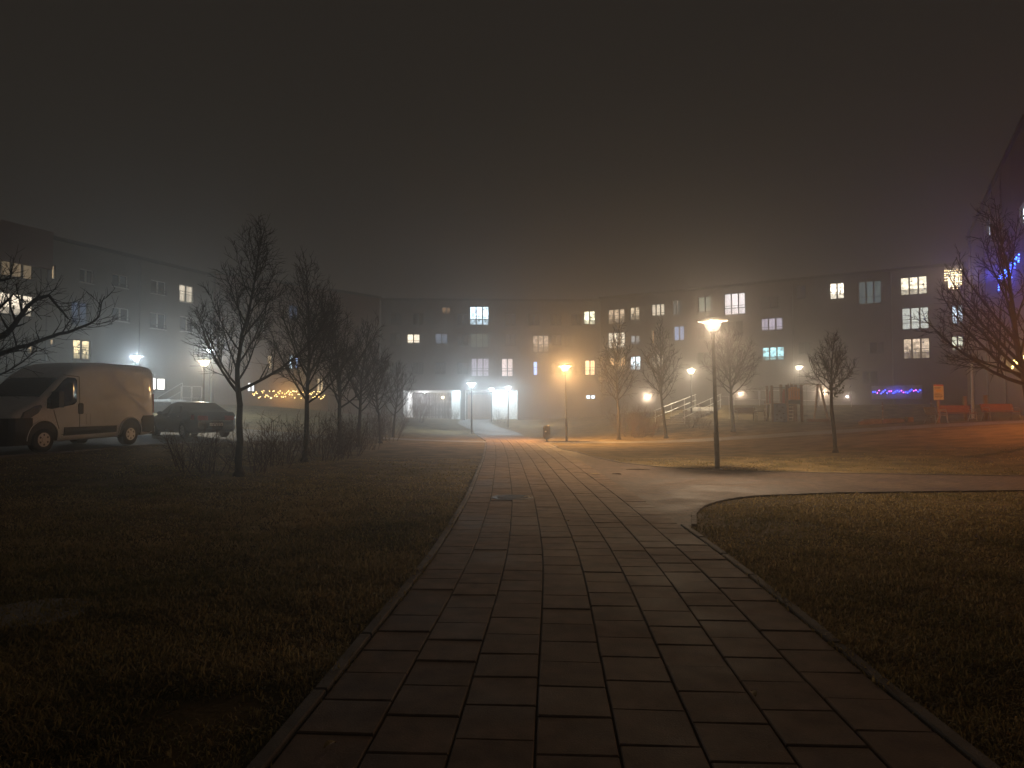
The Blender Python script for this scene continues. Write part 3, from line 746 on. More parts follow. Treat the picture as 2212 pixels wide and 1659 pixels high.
rr = FR.rect((535, 843, 690, 862)); pts = [FR.P(rr[0]+(rr[1]-rr[0])*i/69., (rr[2]+rr[3])/2+rg.uniform(-.42, .42), 1.0+rg.uniform(0, .1)) for i in range(70)]
cb = [FR.P(rr[0]+(rr[1]-rr[0])*i/9., rr[3], 1.05) for i in range(10)]
g = fairy('long golden fairy lights seen through the row of bare trees', pts, [egold, ew], .05, ((FR.n.x*.3, FR.n.y*.3, .15), (1., .72, .26), 200), cb)
# ------------------------------------------------------------------ street lamps
LAMPM = {}
HAT_SHIELD = hat_mat('lamp_hat_shield', (.75, .75, .72), .02)  # for the blocker added inside each lamp to keep its hat dark
def street_lamp(label, loc, height, col, power, bowl_s, lit_=True, group=None, lean=0., side=.8, glass=None):
    t = thing('street_lamp', label, 'street lamp', loc, 0, group)
    t.rotation_euler = (0, lean, 0)
    h = height
    p = MB().tube([(0, 0, -.15), (0, 0, 1.05)], [.075, .073], 14).tube([(0, 0, 1.05), (0, 0, 1.09)], [.082, .060], 14).tube([(0, 0, 1.09), (0, 0, h-.52)], [.060, .046], 14)
    p.build('pole', 'polemat' if lit_ else 'railwhite', t, False)  # unlit lamp's pole painted pale to imitate orange light falling on it
    MB().lathe([(.001, .05), (.10, .05), (.15, .035), (.16, .0), (.16, -.05)], 20).build('base_plate', 'steel', t, True)
    MB().lathe([(.046, h-.56), (.062, h-.54), (.060, h-.46), (.066, h-.40), (.082, h-.36), (.088, h-.33)], 20).build('neck', 'polemat', t, True)
    gc = glass or col; key = (gc, round(bowl_s, 3))
    if key not in LAMPM:
        LAMPM[key] = (bowl_mat('lamp_bowl', gc, bowl_s), hat_mat('lamp_hat', (.45, .45, .43)), bowl_mat('lamp_bulb', gc, bowl_s*5, .8))
    bm_, hm_, em_ = LAMPM[key]
    if not lit_: bm_ = M['lens']; em_ = M['lens']
    MB().lathe([(.088, h-.33), (.165, h-.26), (.225, h-.15), (.265, h-.05), (.27, h-.03)], 24).build('bowl', bm_, t, True)
    MB().lathe([(.41, h-.035), (.415, h-.025), (.30, h+.01), (.16, h+.05), (.001, h+.065)], 28).build('hat', hm_, t, True)
    MB().lathe([(.001, h-.20), (.045, h-.19), (.05, h-.12), (.03, h-.075), (.001, h-.07)], 12).build('bulb', em_, t, True)
    MB().lathe([(.25, h-.062), (.18, h-.05), (.001, h-.045)], 20).build('hat_shield', HAT_SHIELD, t, True)  # unseen plate added to shield the hat from the point light
    MB().box(-.05, .05, -.07, -.02, h-.32, h-.26).build('gear_box', 'darkmetal', t)
    if lit_:
        point('light', t, (0, 0, h-.105), col, power*side, .04)
        d = bpy.data.lights.new('downlight', 'SPOT'); d.color = col; d.energy = power*(1.9-side); d.spot_size = math.radians(166); d.spot_blend = .55; d.shadow_soft_size = .04
        o = bpy.data.objects.new('downlight', d); COL.objects.link(o); o.parent = t; o.location = (0, 0, h-.12)
    return t
SOD = (1.0, .54, .19); WLED = (.74, .90, 1.0); WARML = (1.0, .83, .58); NEAR = (1.0, .72, .46)
LP = 2.0
def lamp_at(label, u, vtop, Y, col, power, bs, h=None, lean=0., **k):
    x, y, z = on(u, Y)
    if h is None: h = at(u, vtop, Y).z-z
    return street_lamp(label, (x, y, z), h, col, power*LP, bs, lean=lean, **k)
x, y = ground(1550, 1016)
street_lamp('tall street lamp with a dim cream bowl where the side path branches off', (x, y, H(x, y)), at(1541, 691, y).z-H(x, y), NEAR, 470*LP, 1.3, lean=-.022, side=.38, glass=(1., .88, .62))
x, y = ground(1224, 954)
street_lamp('orange glowing street lamp on the grass beside the litter bin', (x, y, H(x, y)), at(1219, 790, y).z-H(x, y), SOD, 1600*LP, 6, lean=-.015, side=.5)
lamp_at('white street lamp on the left verge of the path before the passage', 1019, 827, 53, WLED, 520, 7)
lamp_at('white street lamp standing farthest along the path, nearest the passage', 1062, 839, 80, WLED, 520, 7)
lamp_at('white street lamp on the low bank to the right of the path', 1098, 835, 68, WLED, 480, 7)
lamp_at('cold white street lamp glowing above the roof of the white van', 293, 769, 46, WLED, 640, 7)
lamp_at('warm street lamp on the car park behind the dark saloon car', 440, 778, 36, WARML, 300, 7)
lamp_at('cold white street lamp behind the branches of the tallest left tree', 452, 754, 50, WLED, 480, 7)
lamp_at('warm white street lamp above the bank by the stairs', 1493, 798, 51, WARML, 430, 7)
lamp_at('warm white street lamp on the terrace above the climbing tower', 1727, 791, 63, WARML, 460, 7)
lamp_at('slim unlit lamp post behind the benches', 2100, 748, 41, WARML, 0, 1, lit_=False)
# the lamp beyond the right edge that reddens the slope and the benches
street_lamp('orange street lamp on the slope beyond the benches', (24.6, 26.6, H(24.6, 26.6)), 4.3, (1.0, .33, .10), 1000*LP, 6, side=.7)

# wall lamps on the right block
def wall_lamp(label, u, v, fac, col, power, out=.35):
    a, z = fac.hit(u, v); p = fac.P(a, z, 0)
    t = thing('wall_lamp', label, 'wall lamp', p)
    n = fac.n
    MB().bar((0, 0, .12), (n.x*out*.9, n.y*out*.9, .12), .04, .04).build('bracket', 'darkmetal', t)
    MB().lathe([(.001, -.11), (.09, -.08), (.12, 0), (.09, .08), (.001, .11)], 16, (n.x*out, n.y*out, 0)).build('globe', bowl_mat('globe_glass', col, 14, .6), t, True)
    point('light', t, (n.x*out, n.y*out, 0), col, power*LP*.42, .07)
    return t
wall_lamp('glowing globe wall lamp low on the brown block, left of the stairs', 1398, 857, FB, WARML, 620)
wall_lamp('globe wall lamp behind the fork of the slender bare tree', 1600, 851, FB, WARML, 240)
wall_lamp('globe wall lamp shining through the swing frame', 1778, 847, FB, WARML, 420)
wall_lamp('small wall lamp to the right of the swing frame', 1831, 857, FB, (1., .92, .8), 60)
# lamps under the ceiling of the passage
def passage_lamp(label, a, out, col, power, s):
    p = FC.P(a, zc, out); t = thing('passage_lamp', label, 'ceiling lamp', p)
    MB().lathe([(.001, 0), (.16, 0), (.17, -.03), (.15, -.05)], 18).build('ceiling_plate', 'darkmetal', t, True)
    MB().lathe([(.15, -.05), (.14, -.11), (.08, -.16), (.001, -.18)], 18).build('shade', bowl_mat('passage_glass', col, s, .6), t, True)
    point('light', t, (0, 0, -.11), col, power*LP*.8, .08)
    return t
passage_lamp('white ceiling lamp in the left half of the passage, by the pillar', FC.hit(985, 862)[0], -3.6, WLED, 330, 10)
passage_lamp('white ceiling lamp in the left half of the passage, by the outer wall', FC.hit(905, 862)[0], -7.2, (.95, .95, 1.), 600, 10)
passage_lamp('white ceiling lamp in the right half of the passage', FC.hit(1083, 862)[0], -2.6, WLED, 420, 10)
a_, z_ = FC.hit(957, 860); p = FC.P(a_-.7, z_+.3, -D+.06)
t = thing('wall_lamp', 'small warm wall lamp on the back wall of the passage', 'wall lamp', p)
MB().box(-.12, .12, -.03, .05, -.06, .06).build('back_plate', 'darkmetal', t)
MB().lathe([(.001, -.22), (.12, -.12), (.18, .10), (.001, .12)], 14, (0, -.22, 0)).build('shade', bowl_mat('passage_wall_glass', WARML, 9, .5), t, True)
point('light', t, (0, -.22, 0), WARML, 90, .08)
# ------------------------------------------------------------------ bare trees
UP = Vector((0, 0, 1))
def rvec(r): return Vector((r.gauss(0, 1), r.gauss(0, 1), r.gauss(0, 1))).normalized()
def limb(r, p, d, L, n, wob, up):
    pts = [Vector(p)]; d = d.normalized(); q = Vector(p)
    for i in range(n):
        d = (d+rvec(r)*wob+UP*up).normalized(); q = q+d*(L/n); pts.append(q.copy())
    return pts
def along(pts, t):
    k = t*(len(pts)-1); i = min(int(k), len(pts)-2); f = k-i
    return pts[i].lerp(pts[i+1], f), (pts[i+1]-pts[i]).normalized()
def side(r, d, ang):
    o = d.cross(rvec(r))
    o = o.normalized() if o.length > 1e-3 else d.orthogonal().normalized()
    return (d*math.cos(ang)+o*math.sin(ang)).normalized()
def spray(r, mb, pts, r0, L, twig, sec_gap, twig_gap, up2=.10, up3=.06, t0=.18, secf=.42):
    """secondary branches and twigs on one limb"""
    n2 = max(2, int(L*(1-t0)/sec_gap))
    for k in range(n2):
        t = t0+(1-t0)*(k+r.random()*.8)/n2
        if t > .98: continue
        p, d = along(pts, t)
        l2 = L*secf*(1.08-.75*t)*r.uniform(.6, 1.15)
        l2 = max(l2, .18)
        q = limb(r, p, side(r, d, r.uniform(.5, 1.0)), l2, 4, .16, up2)
        ra = max(r0*(1-t)*.55, twig*1.35)
        mb.tube(q, [ra, ra*.8, (ra+twig)/2*.9, twig*1.0, twig*.8], 4, False)
        n3 = max(1, int(l2/twig_gap))
        for j in range(n3):
            tt = .15+.85*(j+r.random())/n3
            if tt > .99: tt = .99
            p3, d3 = along(q, tt)
            l3 = r.uniform(.15, .46)*(.6+.6*min(l2, 1))
            q3 = limb(r, p3, side(r, d3, r.uniform(.45, 1.0)), l3, 2, .18, up3)
            mb.tube(q3, [twig, twig*.85, twig*.55], 3, False)
            if l3 > .26:
                p4, d4 = along(q3, .5); mb.tube(limb(r, p4, side(r, d4, .7), l3*.5, 1, .1, .05), [twig*.8, twig*.5], 3, False)
def make_tree(seed, Ht, fork, rt, R, nprim, twig=.0055, limbs=None, lean=(0, 0), gap2=.20, gap3=.11, lift=.14, wob0=.05, low=.9, topf=.16):
    r = random.Random(seed); tr = MB(); cr = MB()
    trunk = [Vector((0, 0, -.2))]
    n = 14; d = Vector((lean[0], lean[1], 1)).normalized(); q = Vector((0, 0, 0)); trunk.append(q.copy())
    for i in range(n):
        d = (d+Vector((r.gauss(0, wob0), r.gauss(0, wob0), .10))).normalized(); q = q+d*(Ht/n); trunk.append(q.copy())
    rad = [rt*1.25]+[max(rt*(1-.25*(i/n)*Ht/fork) if i/n*Ht < fork else rt*.72*(1-(i/n*Ht-fork)/(Ht-fork))**.9, twig*1.2) for i in range(n+1)]
    kf = 1+max(1, int(fork/Ht*n+.5))
    tr.tube(trunk[:kf+1], rad[:kf+1], 10, False)
    tr.lathe([(rt*1.25, 0.10), (rt*1.6, .0), (rt*2.0, -.12)], 10)
    cr.tube(trunk[kf:], rad[kf:], 7, False)
    ax = trunk[1:]
    if limbs is None:
        limbs = []
        for k in range(nprim):
            t = (k+r.random()*.6)/nprim
            h = fork*.98+(Ht*.97-fork)*t**1.05
            env = R*(low+(1-low)*min(t/.22, 1))*(1-(1-topf)*max(0, (t-.2)/.8)**.95)*r.uniform(.78, 1.12)
            az = k*2.399+r.uniform(-.4, .4); el = r.uniform(.45, .75)+.45*t
            limbs.append((h/Ht, az, el, env))
    for (th, az, el, L) in limbs:
        p, _ = along(ax, min(th, .99)); dr = Vector((math.cos(az)*math.cos(el), math.sin(az)*math.cos(el), math.sin(el)))
        Lr = L*1.2; pts = limb(r, p, dr, Lr, 7, .075, lift)
        ra = max(rt*.50*(L/R)*(1.05-.55*th), twig*2)
        cr.tube(pts, [ra*(1-.82*i/7) if ra*(1-.82*i/7) > twig else twig for i in range(8)], 5, False)
        spray(r, cr, pts, ra, Lr, twig, gap2, gap3)
    spray(r, cr, ax[int(n*.7):], rt*.3, Ht*.3, twig, gap2*1.1, gap3, t0=.05)
    return tr, cr
def tree_obj(label, loc, tc, group=None, rz=0., sc=1.):
    t = thing('bare_tree', label, 'tree', loc, rz, group); t.scale = (sc, sc, sc)
    put('trunk', tc[0], t); put('crown', tc[1], t)
    return t
def meshes(tc): return tc[0].mesh('trunk', 'bark', True), tc[1].mesh('crown', 'twig')
GR = 'young bare trees planted in a row beside the car park'
# tallest left tree, its limbs laid out as the photograph shows them
lm = [(.33, 2.75, .75, 2.1), (.34, .15, .35, 2.3), (.36, 4.1, .7, 1.6), (.38, 1.4, .7, 1.6), (.42, 2.5, .95, 1.5), (.45, .5, .85, 1.5), (.48, 5.3, .9, 1.4), (.50, 3.3, .9, 1.3),
      (.55, .1, .85, 1.35), (.57, 2.2, .95, 1.1), (.60, 4.3, .95, 1.1), (.62, 3.2, .9, 1.25), (.66, .6, .8, 1.15), (.69, 1.6, 1.0, 1.0), (.72, 3.5, .95, 1.1), (.75, 5.6, 1.0, .9), (.78, .4, 1.0, .9),
      (.80, 2.9, 1.05, .95), (.84, 4.4, 1.1, .75), (.87, .9, 1.15, .7), (.90, 2.4, 1.2, .65), (.94, 5., 1.25, .5)]
x, y = ground(515, 1029)
Ht1 = at(575, 490, y).z-H(x, y)
tree_obj('tallest bare tree at the end of the row nearest the white van', (x, y, H(x, y)), meshes(make_tree(11, Ht1, 1.95, .088, 2.0, 0, .0052, lm, lean=(.10, 0), gap2=.105, gap3=.055, wob0=.10)), GR)
x, y = ground(657, 997); Ht2 = at(640, 562, y).z-H(x, y)
t2 = meshes(make_tree(23, Ht2, 1.75, .085, 2.05, 36, .006, lean=(-.02, 0), gap2=.15, gap3=.08))
tree_obj('bare tree with an upright oval crown, second in the row', (x, y, H(x, y)), t2, GR)
t3 = meshes(make_tree(31, 5.6, 1.6, .085, 2.2, 32, .007, gap2=.19, gap3=.10))
t4 = meshes(make_tree(37, 5.2, 1.5, .085, 2.1, 26, .0075, gap2=.20, gap3=.11))
for lab, u, Y, tm, s, rz in [('third bare tree in the row, standing in the shrubs', 735, 25, t3, 1.02, .3), ('fourth bare tree in the row, its crown fading into mist', 776, 29.5, t4, 1.0, 1.0), ('fifth bare tree in the row, faint in the mist', 822, 33.5, t3, .86, 2.2), ('last bare tree of the row, beside the cross path', 850, 40, t4, .85, 3.0)]:
    tree_obj(lab, on(u, Y), tm, GR, rz, s)
# right side
x, y = ground(1805, 978); Hr = at(1800, 722, y).z-H(x, y)
lm = [(.52, 3.0, .55, 1.15), (.53, .1, .45, 1.2), (.54, 1.5, .7, .9), (.54, 4.6, .7, .9), (.56, 2.4, .85, 1.0), (.58, .6, .8, 1.0), (.6, 5.5, .9, .9), (.62, 3.6, .9, .9), (.66, 2.9, 1.0, .85), (.7, .3, 1.0, .8), (.76, 1.9, 1.1, .7), (.8, 4.4, 1.15, .6), (.86, 3.0, 1.2, .5)]
smt = make_tree(41, Hr, Hr*.5, .072, 1.1, 0, .0065, lm, gap2=.085, gap3=.05, lean=(-.02, 0))
st = tree_obj('small bare tree with a withered tuft at its fork, beside the climbing slope', (x, y, H(x, y)), meshes(smt))
lv = MB(); rl = random.Random(3)
for i in range(130):
    c = Vector((rl.gauss(0, .15), rl.gauss(0, .15), Hr*.53+rl.gauss(0, .13))); a = rvec(rl)*.05; b = rvec(rl)*.025+Vector((0, 0, -.03))
    lv.add([c-a, c+b, c+a, c-b], [(0, 1, 2, 3)])
tag(lv.build('withered_tuft', 'drygreen', st), kind='stuff')
tA = meshes(make_tree(47, 5.6, 2.0, .095, 2.1, 36, .0085, gap2=.15, gap3=.095)); tB = meshes(make_tree(53, 6.0, 1.9, .085, 1.6, 36, .0085, gap2=.15, gap3=.095, lean=(.01, 0)))
for lab, u, Y, vt, tm, base in [('broad bare tree on the slope between the street lamp and the bench', 1583, 40, 712, tA, 5.6), ('slim bare tree at the foot of the stairs', 1438, 39.3, 690, tB, 6.0), ('misty bare tree in the orange glow left of the stairs', 1336, 40, 695, tB, 6.0)]:
    p = on(u, Y); tree_obj(lab, p, tm, None, rz=u, sc=(at(u, vt, Y).z-p[2])/base)
# big tree at the right edge and the one whose branches reach in from the left edge
p = on(2230, 23); lm = [(.25, 3.05, .28, 3.3), (.27, 2.7, .55, 3.2), (.30, 3.4, .6, 3.2), (.33, 3.0, .85, 3.2), (.36, 4.3, .8, 2.4), (.38, 1.9, .8, 2.4), (.42, 2.8, 1.0, 2.9), (.46, 3.6, 1.05, 2.6), (.50, 0.3, .9, 2.0), (.55, 2.5, 1.1, 2.3), (.60, 3.2, 1.1, 2.2), (.66, 4.4, 1.15, 1.8), (.72, 2.9, 1.2, 1.7), (.80, 1.5, 1.2, 1.4), (.86, 3.3, 1.3, 1.1), (.29, 3.0, .10, 2.6)]
tree_obj('large spreading bare tree beside the benches, in front of the blue lights', p, meshes(make_tree(61, 8.4, 2.2, .15, 3.2, 0, .0085, lm, gap2=.19, gap3=.11, lift=.09, lean=(-.05, 0))))
p = (-10.1, 11.2, H(-10.1, 11.2))
def custom_tree(seed, limbs, twig):
    r = random.Random(seed); tr = MB(); cr = MB()
    tr.tube([(0, 0, -.2), (0, 0, .6), (.05, 0, 1.4), (.12, 0, 2.0)], [.19, .15, .13, .12], 10, False)
    cr.tube([(.12, 0, 2.0), (.1, 0, 2.8), (-.2, .1, 3.6), (-.3, 0, 4.4)], [.12, .09, .06, .03], 8, False)
    for pts, ra in limbs:
        P_ = [Vector(q) for q in pts]; fine = []
        for i in range(len(P_)-1):
            a, b = P_[i], P_[i+1]
            for k in range(3): fine.append(a.lerp(b, k/3)+rvec(r)*.015)
        fine.append(P_[-1]); n = len(fine); L_ = sum((fine[i+1]-fine[i]).length for i in range(n-1))
        cr.tube(fine, [max(ra*(1-.85*i/(n-1)), twig*1.2) for i in range(n)], 6, False)
        spray(r, cr, fine, ra, L_, twig, .13, .09, up2=.16, up3=.10, t0=.12, secf=.19)
    return tr, cr
def lp(u, v, Y=11.2): q = at(u, v, Y); return (q.x-p[0], q.y-p[1], q.z-p[2])
lims = [([(.1, 0, 2.0), lp(-60, 760), lp(10, 722, 11.0), lp(40, 690, 10.9), lp(72, 648, 10.9), lp(105, 640, 10.8), lp(135, 672, 10.8), lp(150, 690, 10.8)], .062),
        ([(.1, 0, 1.9), lp(-70, 790), lp(0, 764, 11.3), lp(60, 745, 11.3), lp(130, 722, 11.2), lp(185, 705, 11.2), lp(212, 685, 11.1), lp(226, 640, 11.1)], .050),
        ([(.1, 0, 2.3), lp(-50, 640, 11.4), lp(0, 605, 11.5), lp(22, 600, 11.5), lp(30, 570, 11.5)], .035),
        ([(.1, 0, 1.8), lp(-40, 830, 11.0), lp(20, 800, 10.9), lp(60, 775, 10.9), lp(80, 757, 10.9)], .024),
        ([(.1, 0, 2.2), lp(-30, 700, 11.4), lp(5, 660, 11.5), lp(30, 635, 11.5), lp(50, 650, 11.5), lp(90, 690, 11.4)], .030)]
tree_obj('gnarled low tree reaching its branches over the bonnet of the van', p, meshes(custom_tree(71, lims, .0042)))

# ------------------------------------------------------------------ shrubs
def make_shrub(seed, Hs, R, stems, twig):
    r = random.Random(seed); mb = MB()
    for k in range(stems):
        a = r.uniform(0, 6.28); el = r.uniform(.75, 1.45); L_ = Hs*r.uniform(.6, 1.1)
        b = Vector((math.cos(a), math.sin(a), 0))*R*r.random()*.55+Vector((0, 0, -.08))
        pts = limb(r, b, Vector((math.cos(a)*math.cos(el), math.sin(a)*math.cos(el), math.sin(el))), L_, 6, .10, .05)
        mb.tube(pts, [twig*(2.4-1.6*i/6) for i in range(7)], 4, False)
        spray(r, mb, pts, twig*2, L_, twig*.8, .14, .11, up2=.08, t0=.2, secf=.36)
    return mb.mesh('stems', 'shrub')
sh = [make_shrub(1, 1.5, 1.0, 15, .005), make_shrub(2, 1.7, 1.1, 16, .0055), make_shrub(3, 1.3, .9, 14, .0055)]
def shrub(label, u, Y, k, s=1., rz=0., group='bare shrubs under the row of trees'):
    t = thing('bare_shrub', label, 'shrub', on(u, Y), rz, group); t.scale = (s, s, s*.95); put('stems', sh[k], t); return t
for i, (lab, u, Y, k, s) in enumerate([
  ('bare twiggy shrub just left of the tallest tree trunk', 450, 16.8, 0, .95), ('low shrub beside the rear wheel of the dark car', 405, 17.6, 2, .85),
  ('reddish bare shrub at the right foot of the tallest tree', 552, 17.2, 1, .85), ('bare shrub midway between the two nearest trunks of the row', 590, 19.0, 0, 1.0),
  ('bare shrub touching the left side of the second tree trunk', 620, 20.3, 2, 1.05), ('bare shrub just right of the second tree trunk', 695, 21.5, 1, .9),
  ('fan-shaped bare shrub on the lawn edge before the third tree', 730, 22.6, 0, 1.0), ('bare shrub behind the second tree trunk', 680, 24, 2, 1.2),
  ('bare shrub just right of the third tree trunk', 765, 24.5, 1, 1.0), ('bare shrub hidden behind the third tree trunk', 745, 27, 2, 1.25),
  ('bare shrub at the foot of the fourth tree', 790, 28, 0, 1.1), ('misty bare shrub in front of the fifth tree', 800, 32, 1, 1.1),
  ('misty bare shrub at the edge of the cross path', 840, 36, 2, 1.2), ('tall misty shrub beyond the cross path', 850, 44, 1, 1.5)]):
    shrub(lab, u, Y, k, s, i*1.3)
shrub('bare shrub in front of the left half of the passage', 893, 70, 1, 1.9, .5, None)
shrub('low pale shrub lit white beside the passage pillar', 975, 80, 2, 1.3, 1.5, None)
shrub('low shrub on the bank to the right of the passage', 1078, 76, 0, 1.1, 2.5, None)
SG = 'dim shrubs in the orange mist left of the stairs'
for i, (lab, u, Y, k, s) in enumerate([('bare shrub beside the misty tree left of the stairs', 1360, 42, 1, 1.2), ('thick bare shrub midway between the misty tree and the stairs', 1385, 41, 0, 1.3), ('bare shrub at the bottom corner of the stairs', 1407, 43, 2, 1.3), ('bare shrub behind the misty tree in the orange glow', 1343, 46, 1, 1.3)]): shrub(lab, u, Y, k, s, i*1.9, SG)
for i, (lab, u, Y, k, s) in enumerate([('small bare shrub on the bank right below the stairs', 1490, 43, 2, .8), ('small bare shrub on the bank beside the tall lamp pole', 1515, 42.5, 0, .75)]): shrub(lab, u, Y, k, s, i*2.1, 'small shrubs on the bank below the stairs')

# ------------------------------------------------------------------ rough winter grass (one mass)
rs = np.random.RandomState(5)
def inpoly(x, y, poly):
    poly = np.array(poly); r = np.zeros(x.shape, bool); j = len(poly)-1
    for i in range(len(poly)):
        xi, yi = poly[i]; xj, yj = poly[j]
        c = ((yi > y) != (yj > y)) & (x < (xj-xi)*(y-yi)/(yj-yi+1e-12)+xi); r ^= c; j = i
    return r
def paved(x, y, m=.06):
    r = (np.abs(x-cx(y)) < HALF+.10+m) & (y < 51)
    r |= inpoly(x, y, np.concatenate([sp_lo, sp_up[::-1]])) | inpoly(x, y, np.concatenate([rp_lo, rp_up[::-1]])) | inpoly(x, y, np.concatenate([lf_lo, lf_up[::-1]])) | inpoly(x, y, np.concatenate([rd_a, rd_b[::-1]]))
    return r
NT = 56000
u_ = rs.rand(NT); dist = 2.2*(24/2.2)**(u_**.95)               # log-spread: denser near
ang = rs.uniform(-.80, .80, NT); tx = dist*np.tan(ang*.9); ty = dist
keep = ~paved(tx, ty, -.05) & (np.abs(tx) < 34)
bare_ = np.random.RandomState(12).rand(64, 64)
def _bn(x, y, s):
    X = x/s+500; Y = y/s+500; i, j = np.floor(X).astype(int), np.floor(Y).astype(int); fx, fy = X-i, Y-j; g = lambda a, b: bare_[a % 64, b % 64]
    return (g(i, j)*(1-fx)+g(i+1, j)*fx)*(1-fy)+(g(i, j+1)*(1-fx)+g(i+1, j+1)*fx)*fy
keep &= (.6*_bn(tx, ty, 1.6)+.4*_bn(tx, ty, .5)) > rs.uniform(.16, .40, NT); tx, ty, dist = tx[keep], ty[keep], dist[keep]
def vnoise(x, y, s, seed):
    r2 = np.random.RandomState(seed).rand(64, 64); X = x/s+500; Y = y/s+500
    i, j = np.floor(X).astype(int), np.floor(Y).astype(int); fx, fy = X-i, Y-j; fx = fx*fx*(3-2*fx); fy = fy*fy*(3-2*fy)
    g = lambda a, b: r2[a % 64, b % 64]
    return (g(i, j)*(1-fx)+g(i+1, j)*fx)*(1-fy)+(g(i, j+1)*(1-fx)+g(i+1, j+1)*fx)*fy
tuft = .55*vnoise(tx, ty, .9, 1)+.45*vnoise(tx, ty, .3, 2)
nb_ = np.clip((6+13*tuft)*np.clip(7/dist, .45, 1.15), 3, 20).astype(int)
idx = np.repeat(np.arange(len(tx)), nb_); nB = len(idx)
rad = (.05+.018*dist[idx])*np.sqrt(rs.rand(nB)); ra_ = rs.rand(nB)*6.283
bx_ = tx[idx]+rad*np.cos(ra_); by_ = ty[idx]+rad*np.sin(ra_)
ok = ~paved(bx_, by_, -.11); idx, bx_, by_ = idx[ok], bx_[ok], by_[ok]; nB = len(idx)
bz_ = H_arr(bx_, by_)-.005
hgt = (.016+.048*tuft[idx]**1.6)*rs.uniform(.5, 1.5, nB)*np.clip(1.25-dist[idx]/24, .25, 1)
tall = rs.rand(nB) < .22
hgt = np.where(tall, hgt*1.35+.012, hgt)
leanang = rs.rand(nB)*6.283; ln_ = hgt*np.where(tall, rs.uniform(.2, 1.1, nB), rs.uniform(.35, 1.9, nB))
wd = (.0022+.0009*dist[idx])*rs.uniform(.7, 1.3, nB)
wa = leanang+1.57
dx, dy = np.cos(leanang), np.sin(leanang); wx, wy = np.cos(wa)*wd, np.sin(wa)*wd
base = np.stack([bx_, by_, bz_], -1)
mid = base+np.stack([dx*ln_*.35, dy*ln_*.35, hgt*.65], -1); tip = base+np.stack([dx*ln_, dy*ln_, hgt*rs.uniform(.7, 1.1, nB)], -1)
wv = np.stack([wx, wy, np.zeros(nB)], -1)
V = np.stack([base-wv, base+wv, mid+wv*.7, mid-wv*.7, tip], 1).reshape(-1, 3)
k = np.arange(nB)*5
Q = np.stack([k, k+1, k+2, k+3], -1); T = np.stack([k+3, k+2, k+4], -1)
me = bpy.data.meshes.new('grass')
me.vertices.add(len(V)); me.vertices.foreach_set('co', V.astype(np.float32).ravel())
nl = nB*7; me.loops.add(nl)
li = np.concatenate([Q, T], 1).ravel(); me.loops.foreach_set('vertex_index', li.astype(np.int32))
me.polygons.add(nB*2)
st_ = np.stack([np.arange(nB)*7, np.arange(nB)*7+4], -1).ravel(); me.polygons.foreach_set('loop_start', st_.astype(np.int32))
me.polygons.foreach_set('loop_total', np.tile([4, 3], nB).astype(np.int32))
at_ = me.attributes.new('tint', 'FLOAT', 'POINT')
tv = np.clip(.40*vnoise(bx_, by_, 1.7, 7)+.25*vnoise(bx_, by_, .5, 8)+.35*rs.rand(nB)+np.where(tall, .08, 0), 0, 1); at_.data.foreach_set('value', np.repeat(tv, 5).astype(np.float32))
me.update(calc_edges=True); me.validate()
gm = bpy.data.materials.new('winter_grass'); gm.use_nodes = True; gn = gm.node_tree; gb = gn.nodes["Principled BSDF"]
a_ = gn.nodes.new("ShaderNodeAttribute"); a_.attribute_name = 'tint'; rp_ = gn.nodes.new("ShaderNodeValToRGB")
e = rp_.color_ramp.elements; e[0].position = .25; e[0].color = (.120, .120, .040, 1); e[1].position = .85; e[1].color = (.50, .39, .20, 1)
e2 = e.new(.52); e2.color = (.30, .24, .10, 1)
gn.links.new(a_.outputs["Fac"], rp_.inputs[0]); gn.links.new(rp_.outputs[0], gb.inputs["Base Color"]); gb.inputs["Roughness"].default_value = .7; gb.inputs["Specular IOR Level"].default_value = .25
tl_ = gn.nodes.new("ShaderNodeBsdfTranslucent"); ms_ = gn.nodes.new("ShaderNodeMixShader"); ms_.inputs[0].default_value = .42
gn.links.new(rp_.outputs[0], tl_.inputs[0]); gn.links.new(gb.outputs[0], ms_.inputs[1]); gn.links.new(tl_.outputs[0], ms_.inputs[2]); gn.links.new(ms_.outputs[0], gn.nodes["Material Output"].inputs[0])
me.materials.append(gm)
tag(put('grass', me), 'short rough winter grass covering the lawns', 'grass', kind='stuff')
